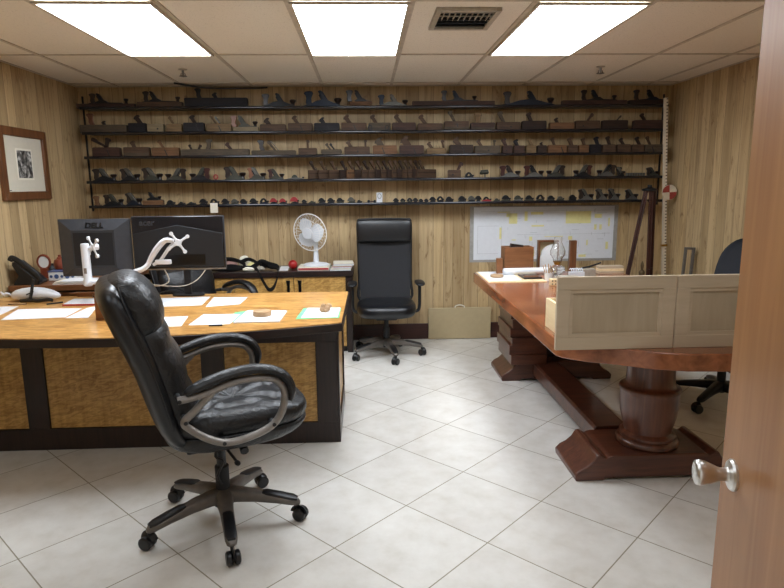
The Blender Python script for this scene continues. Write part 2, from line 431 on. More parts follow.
# framed picture on left wall
p = thing('framed_picture', 'small black and white photograph in a wide brown wooden frame on the left wall', 'picture', (XL, 4.775, 1.672))
def ring_frame(m, w, h, f, d):   # frame in YZ plane, wall at x=0
    m.prism([(-w, -h), (w, -h), (w-f, -h+f), (-w+f, -h+f)], .001, d, 'X'); m.prism([(-w, h), (-w+f, h-f), (w-f, h-f), (w, h)], .001, d, 'X')
    m.prism([(-w, -h), (-w+f, -h+f), (-w+f, h-f), (-w, h)], .001, d, 'X'); m.prism([(w, -h), (w, h), (w-f, h-f), (w-f, -h+f)], .001, d, 'X')
m = MB(); ring_frame(m, .325, .262, .062, .028); m.build('frame', 'walnut', p, .003)
MB().b2(.002, .012, -.262, .262, -.20, .20).build('mount', 'mat', p)
MB().b2(.0121, .0135, -.11, .11, -.115, .115).build('print_border', 'paper2', p)
MB().b2(.0136, .0145, -.095, .095, -.10, .10).build('photograph', 'photo', p)
MB().b2(.0121, .0128, -.24, -.21, -.193, -.188).build('signature', 'inkd', p)

# ------------------------------------------------------------------ door with knob (stands open at right)
dx, dy, da = .700, 1.10, R(14.5)     # free edge position and lean of the leaf from +Y
d = bpy.data.objects.new('door_1', None); COL.objects.link(d); d.location = (dx, dy, 0); d.rotation_euler = (0, 0, -da); struct(d)
# local: leaf runs from y=0 (free edge) to y=-.79 (hinge), face at x=0, thickness towards +x
MB().b2(0, .042, -.79, 0, .008, 2.035).build('door_leaf', 'door', d, bevel=.0015)
lk = Matrix.Rotation(-PI/2, 4, 'Y')
kn = bpy.data.objects.new('door_knob', None); COL.objects.link(kn); kn.parent = d; kn.location = (0, -.068, .952)
MB().lathe([(.0300, 0), (.0300, .004), (.027, .008), (.014, .011), (.0125, .014)], n=32, mx=lk).build('rose', 'chrome', kn)
MB().lathe([(.0125, .010), (.0125, .024), (.0135, .028), (.017, .036), (.0225, .05), (.0242, .060), (.023, .066), (.017, .0685), (.0001, .0675)], n=32, mx=lk).build('knob', 'chrome', kn, ang=60)
MB().b2(.010, .032, -.001, .002, .90, 1.0).build('latch_plate', 'steel', d)
m = MB()
m.b2(-.46, -.42, YF-.14, YF+.02, 0, 2.10).b2(.56, .60, YF-.14, YF+.02, 0, 2.10).b2(-.42, .56, YF-.14, YF+.02, 2.06, 2.10)
struct(m.build('trim_2', 'door', bevel=.003))

# ------------------------------------------------------------------ shared chair pieces
def star_base(t, ang0, Rr, hub, mat_arm, mat_pad, pads=True, hubr=.045, zt=.086):
    """five-star foot: every arm a part named leg with its caster as a sub-part"""
    for k in range(5):
        a = R(ang0+72*k); d = Vector((math.cos(a), math.sin(a), 0)); w = Vector((-math.sin(a), math.cos(a), 0)); u = Vector((0, 0, 1))
        rings = []
        for f, hw, hh in [(0.0, .040, .034), (.15, .036, .031), (.4, .030, .026), (.7, .027, .021), (.92, .026, .017), (1.0, .021, .013), (1.035, .010, .006)]:
            z = hub-(hub-zt)*(f**1.7)
            rings.append(se_ring(d*(.02+f*(Rr-.02))+u*z, w, u, hw, hh, 14, 3))
        lg = MB().loft(rings).build('leg', mat_arm, t)
        if pads:
            rings = []
            for f, hw, hh in [(.5, .018, .004), (.56, .024, .009), (.75, .025, .009), (.93, .024, .009), (1.0, .016, .006)]:
                z = hub-(hub-zt)*(f**1.7)+(.024-.007*f)
                rings.append(se_ring(d*(.02+f*(Rr-.02))+u*z, w, u, hw, hh, 12, 3))
            MB().loft(rings).build('foot_pad', mat_pad, lg)
        c = d*Rr; sw = R(random.uniform(-60, 60))+a; cd = Vector((math.cos(sw), math.sin(sw), 0)); cw = Vector((-cd.y, cd.x, 0)); cc = c+cd*.012+u*.030
        m = MB()
        for s in (-1, 1):
            q = cc+cw*(s*.0165)
            m.tube([q-cw*.012, q-cw*.007, q+cw*.007, q+cw*.012], [.023, .0295, .0295, .023], 20)
        m.tube([cc-cw*.004, cc+cw*.004], [.018, .018], 12)
        m.cyl(c+u*.030, c+u*(zt+.002), .008, n=10)
        hood = smooth_path([cc+cd*.026+u*.008, cc+cd*.02+u*.024, cc+u*.032, cc-cd*.02+u*.024, cc-cd*.028+u*.006], 3)
        m.tube(hood, .0085, 8, flat=(2.4, .5), up=tuple(cw.cross(cd)) if False else None)
        m.build('caster', 'rubber', lg)
    MB().lathe([(.030, zt-.01), (hubr, zt+.005), (hubr, hub+.018), (.036, hub+.03), (.030, hub+.032)], n=24).build('hub', mat_pad, t)

# ------------------------------------------------------------------ leather executive chair in front
def exec_chair(label, loc, rz, group, ang0=0, name='office_chair', drop=0.0):
    """local: x forward, y left"""
    t = thing(name, label, 'chair', loc, rz, group)
    star_base(t, ang0, .33, .135, 'gunD', 'plastic')
    D = drop
    MB().lathe([(.030, .15), (.031, .27), (.027, .275)], n=20).build('column_cover', 'plasticM', t)
    MB().cyl((0, 0, .26), (0, 0, .40-D), .021).build('gas_lift', 'plastic', t)
    MB().tube(smooth_path([(-.01, -.03, .39-D), (-.03, -.045, .34-D), (.0, -.05, .31-D), (-.025, -.042, .25-D), (-.01, -.036, .2)], 4), .006, 6).build('lever_cable', 'plastic', t)
    m = MB().box((-.02, 0, .402-D), (.26, .16, .045)); m.build('tilt_mechanism', 'plasticM', t, bevel=.01)
    MB().cyl((.08, -.06, .40-D), (.08, -.13, .375-D), .018, n=14).build('tension_knob', 'plastic', t)
    MB().cyl((.0, -.08, .405-D), (.02, -.27, .40-D), .006, n=8).ell((.02, -.28, .40-D), (.012, .025, .007)).build('lever', 'plastic', t)
    # seat pan + cushion
    def seat_rings(z0s):
        rings = []
        for z, sx, sy, cx in z0s: rings.append(se_ring((cx, 0, z-D), (1, 0, 0), (0, 1, 0), sx, sy, 40, 3.2))
        return rings
    MB().loft(seat_rings([(.418, .10, .12, .02), (.422, .20, .19, .03), (.440, .265, .235, .045), (.47, .298, .252, .06), (.495, .308, .256, .066), (.508, .30, .25, .066), (.512, .27, .235, .06)])).build('seat_base', 'leather', t, sub=1)
    # cushion: rounded pad with stitched grooves and gathers on top
    rings = []
    for rho, z in [(.80, .500), (.95, .503), (1.0, .515), (1.035, .540), (1.03, .560), (1.0, .578), (.95, .590), (.88, .597), (.78, .600), (.66, .598), (.62, .592), (.58, .597), (.46, .602), (.34, .598), (.22, .592), (.12, .586), (.03, .583)]:
        ring = []
        for p in se_ring((.062, 0, z), (1, 0, 0), (0, 1, 0), .30*rho, .252*rho, 64, 3.4):
            x, y, zz = p; th = math.atan2(y, x-.06)
            if rho < 1 and z > .55:
                k = (1-rho)
                zz += .0075*math.sin(11*th+1.3*math.sin(3*th))*min(1, k*3)*(.4+rho)
                zz += -.02*max(0, (x-.20)/.16)**2+.012*max(0, (-x-.06)/.2)
            ring.append((x, y, zz-D))
        rings.append(ring)
    MB().loft(rings).build('seat_cushion', 'leather', t, sub=1)
    # back: rear shell
    spine = [(-.155, .455, .195, .05), (-.205, .49, .225, .052), (-.235, .56, .24, .055), (-.262, .66, .248, .058), (-.285, .77, .255, .06), (-.322, .88, .262, .064), (-.360, .98, .270, .064), (-.390, 1.06, .268, .062), (-.408, 1.105, .256, .056), (-.415, 1.130, .22, .042), (-.413, 1.143, .14, .02)]
    rings = []
    for x, z, w, th in spine:
        a = Vector((.97, 0, .24)); rings.append(se_ring((x+.02, 0, z-D), a, (0, 1, 0), th, w, 36, 2.7))
    MB().loft(rings).build('back_shell', 'leatherS', t, sub=1)
    # front padded cushion, with rolls: head pillow, chest, waist, lumbar
    def cushion(segs, name, parent, sag=.012):
        rings = []
        for x, z, w, th in segs:
            a = Vector((.97, 0, .24)); rings.append(se_ring((x, 0, z-D), a, (0, 1, 0), th, w, 36, 2.5))
        return MB().loft(rings).build(name, 'leather', parent, sub=1)
    bk = cushion([(-.15, .53, .20, .04), (-.160, .56, .222, .078), (-.170, .62, .230, .088), (-.188, .675, .226, .082), (-.200, .700, .224, .080), (-.206, .725, .226, .088), (-.222, .79, .235, .095), (-.243, .845, .234, .090), (-.255, .868, .230, .080), (-.258, .89, .232, .086), (-.27, .94, .232, .088), (-.295, .985, .22, .07)], 'back_cushion', t)
    cushion([(-.285, .925, .20, .05), (-.275, .945, .228, .082), (-.280, .99, .240, .094), (-.295, 1.045, .240, .098), (-.318, 1.10, .232, .090), (-.338, 1.140, .208, .070), (-.350, 1.162, .15, .040)], 'head_pillow', t)
    for s in (-1, 1):    # piping seams
        MB().tube(smooth_path([(-.205, s*.236, .56-D), (-.235, s*.249, .70-D), (-.272, s*.257, .84-D), (-.315, s*.259, .97-D), (-.345, s*.248, 1.08-D), (-.36, s*.222, 1.14-D)], 5), .0045, 6).build('piping', 'leatherS', bk)
    # armrests
    for s in (-1, 1):
        y = s*.292
        loop = smooth_path([(-.19, y, .700-D), (-.09, y, .712-D), (.02, y, .742-D), (.12, y, .745-D), (.19, y, .725-D), (.222, y, .67-D), (.208, y, .59-D), (.16, y, .535-D), (.07, y, .505-D), (-.02, y, .50-D), (-.09, y, .53-D), (-.15, y, .578-D), (-.172, y, .612-D), (-.13, y, .65-D), (-.06, y, .715-D)], 5)
        fr = MB().tube(loop, .0155, 12, flat=(.95, 1.15), up=(0, 1, 0)).build('arm_frame', 'gun', t)
        for bx, bz in [(-.185, .700), (-.168, .612), (-.03, .503), (.17, .545)]:
            MB().cyl((bx, y+s*.0, bz-D), (bx, y+s*.019, bz-D), .008, n=12).build('bolt', 'plastic', fr)
            MB().cyl((bx, y-s*.06, bz-D), (bx, y-s*.0, bz-D), .012, n=10).build('bracket', 'plasticM', fr)
        pad = smooth_path([(-.16, y, .722-D), (-.12, y, .742-D), (-.03, y, .77-D), (.06, y, .785-D), (.14, y, .78-D), (.205, y, .755-D), (.24, y, .715-D), (.25, y, .67-D), (.243, y, .635-D)], 4)
        k = len(pad); rr = [.026*min(1, .55+.9*math.sin(PI*min(1, (i+.6)/k))) for i in range(k)]
        MB().tube(pad, rr, 14, flat=(.75, 1.25), up=(0, 1, 0)).build('arm_pad', 'leather', t)
    return t
exec_chair('large black leather executive chair standing on the tiles in front of the wooden desk', (-.66, 2.56, 0), R(23), 'padded office chairs', 0-23)
exec_chair('black leather office chair behind the desk, mostly hidden by the computer monitors', (-1.25, 4.66, 0), R(-42), 'padded office chairs', 20, drop=.04)

# ------------------------------------------------------------------ tall mesh-back chair by the wall
t = thing('office_chair', 'tall black mesh-back swivel chair with headrest standing against the back wall', 'chair', (.168, 5.235, 0), R(-90))
star_base(t, 13+90-18, .31, .125, 'gunD', 'plastic', hubr=.035)
MB().lathe([(.028, .14), (.028, .25), (.02, .255), (.02, .34)], n=18).build('gas_lift', 'plastic', t)
MB().box((0, 0, .355), (.24, .18, .03)).build('tilt_mechanism', 'plasticM', t, bevel=.008)
rings = [se_ring((cx, 0, z), (1, 0, 0), (0, 1, 0), sx, sy, 36, 3) for z, sx, sy, cx in [(.370, .15, .19, .04), (.375, .21, .235, .04), (.40, .245, .255, .035), (.45, .255, .262, .03), (.485, .24, .25, .02), (.498, .19, .21, .01)]]
MB().loft(rings).build('seat', 'leatherS', t, sub=1)
def bx(z): return -.185-.10*((z-.47)/.75)-.02*math.sin(PI*(z-.47)/.7)
fr = [(bx(z), y, z) for y, z in [(-.228, .47), (-.232, .65), (-.236, .85), (-.24, 1.05), (-.236, 1.17), (-.2, 1.185), (0, 1.188), (.2, 1.185), (.236, 1.17), (.24, 1.05), (.236, .85), (.232, .65), (.228, .47), (0, .46)]]
MB().tube(smooth_path(fr, 4, True), .013, 10, closed=True).build('back_frame', 'plastic', t)
rings = []
for z in [.475, .55, .65, .75, .85, .95, 1.05, 1.0+.06]:
    rings.append([(bx(z)+.002+.02*(abs(v)**2)-.012, .228*v, z) for v in [-1+i/6 for i in range(13)]] + [(bx(z)+.0+.02*(abs(v)**2)-.018, .228*v, z) for v in [1-i/6 for i in range(13)]])
MB().loft(rings).build('mesh_back', 'dials', t)
rings = []
for z, th, w in [(.985, .012, .225), (.995, .026, .243), (1.03, .034, .25), (1.09, .038, .252), (1.15, .034, .25), (1.18, .025, .243), (1.195, .012, .23)]:
    rings.append(se_ring((bx(z)+.022, 0, z), (1, 0, 0), (0, 1, 0), th, w, 36, 4.5))
MB().loft(rings).build('headrest', 'leatherS', t, sub=1)
for s in (-1, 1):
    ar = MB().tube(smooth_path([(.04, s*.22, .40), (.04, s*.275, .41), (.04, s*.290, .45), (.04, s*.292, .52), (.04, s*.292, .645)], 4), .017, 10, flat=(1.5, .8), up=(0, 1, 0)).build('armrest', 'plasticM', t)
    rings = [se_ring((.04+x, s*.292, z), (0, 1, 0), (0, 0, 1), w, h, 14, 2.6) for x, w, h, z in [(-.13, .02, .008, .655), (-.11, .038, .014, .655), (0, .044, .016, .66), (.10, .044, .014, .658), (.13, .022, .008, .65)]]
    MB().loft(rings).build('arm_pad', 'plastic', ar, sub=1)
MB().cyl((-.03, 0, .355), (-.25, 0, .36), .018, n=10).box((-.262, 0, .44), (.02, .07, .19)).build('back_support', 'plasticM', t)

# ------------------------------------------------------------------ chair at right, behind the table
t = thing('office_chair', 'dark navy mesh-back swivel chair right of the long table, partly hidden by the door', 'chair', (2.41, 3.88, 0), R(212))
star_base(t, 5, .31, .12, 'plastic', 'plastic', False)
MB().lathe([(.028, .14), (.028, .25), (.02, .255), (.02, .40)], n=18).build('gas_lift', 'plastic', t)
rings = [se_ring((.02, 0, z), (1, 0, 0), (0, 1, 0), sx, sy, 30, 3) for z, sx, sy in [(.40, .15, .17), (.41, .22, .235), (.44, .24, .25), (.475, .23, .24), (.485, .18, .2)]]
MB().loft(rings).build('seat', 'bluefab', t, sub=1)
rings = []
for z, w in [(.56, .13), (.60, .19), (.70, .225), (.80, .235), (.90, .232), (1.0, .21), (1.05, .175), (1.095, .125), (1.11, .07)]:
    x = -.20-.12*((z-.56)/.57)
    rings.append([(x+.035*v*v, w*v, z) for v in [-1+i/6 for i in range(13)]] + [(x-.02+.035*v*v, w*v, z) for v in [1-i/6 for i in range(13)]])
MB().loft(rings).build('backrest', 'bluefab', t, sub=1)
MB().tube(smooth_path([(0, 0, .40), (-.15, 0, .41), (-.235, 0, .50), (-.26, 0, .66)], 4), .018, 10).build('back_support', 'plastic', t)
for s in (-1, 1):
    ar = MB().tube(smooth_path([(0, s*.2, .41), (0, s*.27, .42), (0, s*.285, .5), (0, s*.285, .645)], 4), .014, 10).build('armrest', 'plastic', t)
    MB().box((0, s*.285, .655), (.24, .06, .025)).build('arm_pad', 'plastic', ar, bevel=.01)

# ------------------------------------------------------------------ executive desk
t = thing('executive_desk', 'large bow-fronted desk of golden figured veneer with dark edging and panelled front', 'desk', (0, 0, 0))
def bow(x, o=0): return 2.985+.154*(x+1.40)**2-o
X0, X1 = -2.50, -.135
front = [(X0+(X1-X0)*i/28, bow(X0+(X1-X0)*i/28)) for i in range(29)]
outl = front + [(-.122, 4.22), (X0, 4.22)]
MB().prism(outl, .712, .755, 'Z').build('edge_slab', 'wenge', t, bevel=.002)
inn = [(min(max(x, X0+.004), X1-.006), y+.007) for x, y in front] + [(-.131, 4.213), (X0+.004, 4.213)]
MB().prism(inn, .7551, .760, 'Z').build('desktop', 'satin', t)
# front modesty panel: dark frame with inset veneer panels
fy = 3.39
m = MB()
m.b2(-2.44, -.178, fy+.02, fy+.04, .0, .712)
m.b2(-2.44, -.178, fy, fy+.02, 0, .128).b2(-2.44, -.178, fy, fy+.02, .612, .712)
st = [(-2.44, -2.34), (-1.955, -1.835), (-1.02, -.82+.0), (-.30, -.178)]
st[2] = (-.955, -.825)
for a, b in st: m.b2(a, b, fy-.001, fy+.02, .127, .613)
m.build('front_frame', 'wengeV', t, bevel=.0025)
for a, b in [(-2.34, -1.955), (-1.835, -.955), (-.825, -.30)]:
    MB().b2(a+.002, b-.002, fy+.012, fy+.0199, .130, .610).build('front_panel', 'satinV', t)
# side panel (right)
m = MB().b2(-.198, -.178, fy+.04, 4.16, 0, .712)
m.build('side_panel', 'satinV', t)
m = MB().b2(-.178, -.168, fy, fy+.07, 0, .712).b2(-.178, -.168, 4.09, 4.16, 0, .712).b2(-.178, -.168, fy+.07, 4.09, 0, .12).b2(-.178, -.168, fy+.07, 4.09, .63, .712)
m.build('side_frame', 'wengeV', t, bevel=.002)
MB().b2(-2.44, -2.42, fy+.04, 4.16, 0, .712).build('side_panel', 'wengeV', t)
for a, b in [(-.66, -.20), (-2.42, -1.98)]:
    pd = MB().b2(a, b, 3.50, 4.15, .08, .71).build('drawer_pedestal', 'wengeV', t, bevel=.002)
    for z0, z1 in [(.10, .30), (.31, .50), (.51, .69)]:
        dr = MB().b2(a+.01, b-.01, 4.151, 4.17, z0, z1).build('drawer', 'satinV', pd)
# ------------------------------------------------------------------ credenza along the back wall
t = thing('credenza', 'low golden veneer sideboard with dark top and end along the back wall', 'sideboard', (0, 0, 0))
MB().b2(-2.53, -.118, 5.33, 5.765, .700, .750).build('top', 'wenge', t, bevel=.003)
MB().b2(-2.52, -.18, 5.37, 5.765, .05, .699).build('carcass', 'wengeV', t)
MB().b2(-.18, -.132, 5.345, 5.765, 0, .699).build('end_panel', 'wengeV', t, bevel=.002)
MB().b2(-.189, -.18, 5.36, 5.368, .05, .699).build('plinth', 'wengeV', t)
MB().b2(-2.52, -.185, 5.40, 5.7, 0, .05).build('toe_kick', 'wenge', t)
xs = [-2.51, -2.16, -1.69, -1.17, -.645, -.185]
for i in range(5):
    a, b = xs[i]+.003, xs[i+1]-.003
    dr = MB().b2(a, b, 5.345, 5.369, .06, .695).build('door', 'satinV', t, bevel=.0015)
    hx = (b-.045) if i % 2 == 1 else (a+.05)
    MB().prism([(hx-.018, .72-.05), (hx+.018, .67), (hx+.012, .62), (hx+.012, .54), (hx, .50), (hx-.012, .54), (hx-.012, .62)], 5.335, 5.3449, 'Y').build('handle', 'logo', dr, bevel=.002)
# side cabinet on the left
t = thing('side_cabinet', 'low cabinet with brown edge in the left corner behind the desk, under the telephone', 'cabinet', (0, 0, 0))
MB().b2(-2.54, -1.86, 4.36, 5.30, .775, .815).build('top', 'boxw', t, bevel=.003)
MB().b2(-2.52, -1.92, 4.40, 5.28, .06, .774).build('carcass', 'wengeV', t)
MB().b2(-2.50, -2.21, 4.385, 4.399, .08, .76).build('door', 'boxw', t, bevel=.002)
MB().b2(-2.205, -1.93, 4.385, 4.399, .08, .76).build('door', 'boxw', t, bevel=.002)
MB().b2(-2.48, -1.96, 4.44, 5.2, 0, .0599).build('plinth', 'wenge', t)

# ------------------------------------------------------------------ long table at right
t = thing('trestle_table', 'long reddish slab table on a carved trestle base with turned pedestal', 'table', (0, 0, 0))
TP = [(.885, 4.945), (.885, 2.73), (.905, 2.69), (1.0, 2.615), (1.11, 2.565), (1.235, 2.49), (1.37, 2.445), (1.55, 2.432), (1.75, 2.44), (1.90, 2.49), (2.0, 2.60), (2.06, 2.74), (2.08, 4.945)]
MB().prism(TP[::-1], .692, .772, 'Z').build('tabletop', 'redtop', t, bevel=.006)
def foot_prof(x0, x1, h=.135):
    L = [(x0, .0), (x0-.004, .035), (x0+.02, .06), (x0+.055, .078), (x0+.085, .105), (x0+.105, h+.004), (x0+.125, h+.008), (x0+.14, h-.006), (x0+.155, h-.012), (x0+.17, h-.004), (x0+.185, h)]
    Rr = [(x0+x1-p[0], p[1]) for p in L][::-1]
    return L+Rr+[(x1-.14, 0), (x1-.155, .014), (x0+.155, .014), (x0+.14, 0)]
MB().prism(foot_prof(1.045, 1.885)[::-1], 2.825, 3.165, 'Y').build('foot', 'redleg', t, bevel=.006)
MB().prism(foot_prof(1.025, 1.875, .15)[::-1], 4.43, 4.83, 'Y').build('foot', 'redleg', t, bevel=.006)
m = MB().prism([(1.262, .05), (1.275, .035), (1.45, .035), (1.463, .05), (1.463, .135), (1.45, .15), (1.275, .15), (1.262, .135)][::-1], 3.17, 4.425, 'Y')
m.build('stretcher', 'redleg', t, bevel=.004)
prof = [(.15, .136), (.156, .142), (.158, .155), (.152, .168), (.138, .174), (.142, .182), (.142, .192), (.132, .200), (.120, .207), (.122, .225), (.131, .26), (.140, .30), (.146, .35), (.147, .39), (.145, .415), (.150, .425), (.154, .436), (.150, .446), (.138, .450), (.126, .456), (.121, .47), (.119, .52), (.119, .66), (.121, .691)]
MB().lathe(prof, (1.477, 2.99, 0), 40).build('turned_pedestal', 'redlegV', t, ang=50)
# stacked slab pedestal (far)
y0 = 4.40
for i, (x0, z0, z1) in enumerate([(1.075, .15, .225), (1.062, .226, .30), (1.078, .301, .36), (1.066, .361, .43), (1.080, .431, .50), (1.068, .501, .555), (1.086, .556, .62), (1.074, .621, .691)]):
    MB().b2(x0, 1.345, y0-.04+.010*(i % 2), 4.80, z0, z1).build('pedestal_slab', 'redleg', t, bevel=.003)
MB().b2(1.347, 1.80, 4.56, 4.75, .1505, .691).build('pedestal_core', 'wengeV', t, bevel=.004)

# drawers lying on the table front (unfinished cabinet drawer fronts)
def drawer_unit(x0, x1, y, label, grp, side=True):
    t = thing('cabinet_drawer', label, 'drawer', (x0, y, .7725), 0, grp)
    w = x1-x0; h = .324; f = .056; d = .02
    m = MB().b2(0, w, 0, d, 0, f).b2(0, w, 0, d, h-f, h).b2(0, f, 0, d, f+.0001, h-f-.0001).b2(w-f, w, 0, d, f+.0001, h-f-.0001)
    fr = m.build('front_frame', 'maple', t, bevel=.0012)
    MB().b2(f-.004, w-f+.004, .0125, .018, f-.004, h-f+.004).build('front_panel', 'mapleV', fr)
    m = MB(); q = .016
    a, b, c, e = f, w-f, f, h-f
    m.prism([(a, c), (b, c), (b-q, c+q), (a+q, c+q)], .0045, .0124, 'Y').prism([(a, e), (a+q, e-q), (b-q, e-q), (b, e)], .0045, .0124, 'Y')
    m.prism([(a, c), (a+q, c+q), (a+q, e-q), (a, e)], .0045, .0124, 'Y').prism([(b, c), (b, e), (b-q, e-q), (b-q, c+q)], .0045, .0124, 'Y')
    m.build('bead', 'maple', fr)
    i0, i1, hb = .093, w-.03, .146
    bx = MB().b2(i0, i0+.016, d+.0003, .47, 0, hb).b2(i1-.016, i1, d+.0003, .47, 0, hb).b2(i0+.016, i1-.016, .454, .47, 0, hb).b2(i0+.016, i1-.016, d+.0003, .454, .008, .014)
    bx.build('drawer_box', 'pine', t, bevel=.001)
    return t
drawer_unit(.822, 1.345, 2.545, 'pale unfinished wooden drawer with framed front on the table end, left one', 'unfinished drawers on the table')
drawer_unit(1.352, 1.875, 2.545, 'pale unfinished wooden drawer on the table end, right one beside the door', 'unfinished drawers on the table')

# ------------------------------------------------------------------ shelves
def sx(px): d = px-370; return .0530+9.03e-3*d+6.35e-7*d*d       # ruler along the shelves
SZ = [2.174, 1.962, 1.755, 1.542, 1.327]
names5 = ['top', 'second', 'middle', 'fourth', 'lowest']
SXL, SXR = -2.455, 2.745
for i, z in enumerate(SZ):
    s = thing('wall_shelf', 'long black metal wall shelf full of hand planes, %s of the five' % names5[i], 'shelf', (0, 0, z), 0, 'long black shelves on the back wall')
    MB().b2(SXL, SXR, 5.572, YB-.002, -.003, .003).build('board', 'black', s)
    MB().tube([(SXL, 5.5695, -.001), (SXR, 5.5695, -.001)], .0125, 14, flat=(.55, 1), up=(0, 0, 1)).build('front_lip', 'lip', s)
for x, nm in [(-2.515, 'left'), (2.80, 'right')]:
    tag(MB().b2(x-.007, x+.007, YB-.016, YB-.001, 1.28, 2.30).build('shelf_upright', 'black', bevel=.002), 'black upright post at the %s end of the wall shelves' % nm, 'post', 'uprights of the wall shelves')

WN = {'dk': 'dark brown', 'br': 'brown', 'rd': 'reddish brown', 'or': 'orange brown', 'tn': 'tan', 'lt': 'pale', 'gb': 'grey brown', 'vb': 'blackened'}
MN = {'bk': 'black', 'bl': 'blue-black', 'gy': 'grey', 'gr': 'olive grey', 'rd': 'red'}
ORD = ['first', 'second', 'third', 'fourth', 'fifth', 'sixth', 'seventh', 'eighth', 'ninth', 'tenth', 'eleventh', 'twelfth', 'thirteenth', 'fourteenth', 'fifteenth', 'sixteenth', 'seventeenth', 'eighteenth', 'nineteenth', 'twentieth',
       'twenty-first', 'twenty-second', 'twenty-third', 'twenty-fourth', 'twenty-fifth', 'twenty-sixth', 'twenty-seventh', 'twenty-eighth', 'twenty-ninth', 'thirtieth', 'thirty-first', 'thirty-second', 'thirty-third', 'thirty-fourth', 'thirty-fifth', 'thirty-sixth', 'thirty-seventh', 'thirty-eighth', 'thirty-ninth', 'fortieth', 'forty-first', 'forty-second', 'forty-third', 'forty-fourth', 'forty-fifth', 'forty-sixth', 'forty-seventh', 'forty-eighth', 'forty-ninth', 'fiftieth', 'fifty-first', 'fifty-second', 'fifty-third', 'fifty-fourth', 'fifty-fifth', 'fifty-sixth']
PXM = .00905
def wedge(t, x, z, lean, ln, w=.012, mat='w_br', yw=.022, name='wedge'):
    """slanted wedge with rounded head; lean<0 leans to the left"""
    dx = lean*ln; h = w/2
    n = Vector((1, 0, -lean)).normalized()*h
    b = Vector((x, 0, z-.012)); e = Vector((x+dx, 0, z+ln)); d = (e-b).normalized(); sh = b+(e-b)*.72
    pts = [b-n*.7, b+n*.7, sh+n*.7, sh+n*1.25, e-d*h*.5+n*1.35, e+n*.7, e-n*.7, e-d*h*.5-n*1.25, sh-n*.9]
    return MB().prism([(p.x, p.z) for p in pts], -yw/2, yw/2, 'Y').build(name, mat, t, bevel=.0015, seg=1)
def iron(t, x, z, lean, ln, mat='m_st', yw=.026, th=.005):
    n = Vector((1, 0, -lean)).normalized()*th/2
    b = Vector((x, 0, z-.01)); e = Vector((x+lean*ln, 0, z+ln))
    pts = [b-n, b+n, e+n, e-n]
    return MB().prism([(p.x, p.z) for p in pts], -yw/2, yw/2, 'Y').build('iron', mat, t)
def tote(t, x, z, s, h, mat, name='tote', lean=.25):
    """saw-handle outline curling over the body; s=+1 when the plane heads right"""
    o = [(-.08, 0), (.48, 0), (.38, .3), (.42, .55), (.56, .75), (.66, .88), (.56, 1.0), (.2, 1.02), (-.10, .97), (-.22, .86), (-.06, .70), (-.06, .5), (-.16, .25)]
    pts = [(x+s*h*(px*.75-lean*py), z+h*py) for px, py in o]
    if s < 0: pts = pts[::-1]
    return MB().prism(pts, -.011, .011, 'Y').build(name, mat, t, bevel=.003)
def knob(t, x, z, h, mat):
    return MB().lathe([(.35*h, 0), (.28*h, .18*h), (.25*h, .4*h), (.42*h, .62*h), (.5*h, .8*h), (.4*h, .95*h), (.1*h, h)], (x, 0, z), 14).build('knob', mat, t)
def frog(t, x, z, s, h, mat='m_st', mat2='m_bk'):
    """blade, cap iron and lever cap leaning back toward the tote"""
    pts = [(x-s*.06*h, z-.004), (x+s*.30*h, z-.004), (x-s*.30*h, z+h*.90), (x-s*.48*h, z+h), (x-s*.62*h, z+h*.93)]
    if s < 0: pts = pts[::-1]
    f = MB().prism(pts, -.018, .018, 'Y').build('lever_cap', mat, t, bevel=.003, seg=1)
    pts = [(x-s*.22*h, z), (x+s*.02*h, z), (x-s*.50*h, z+h*.75), (x-s*.58*h, z+h*.68)]
    if s < 0: pts = pts[::-1]
    MB().prism(pts, -.015, .015, 'Y').build('frog', mat2, f)

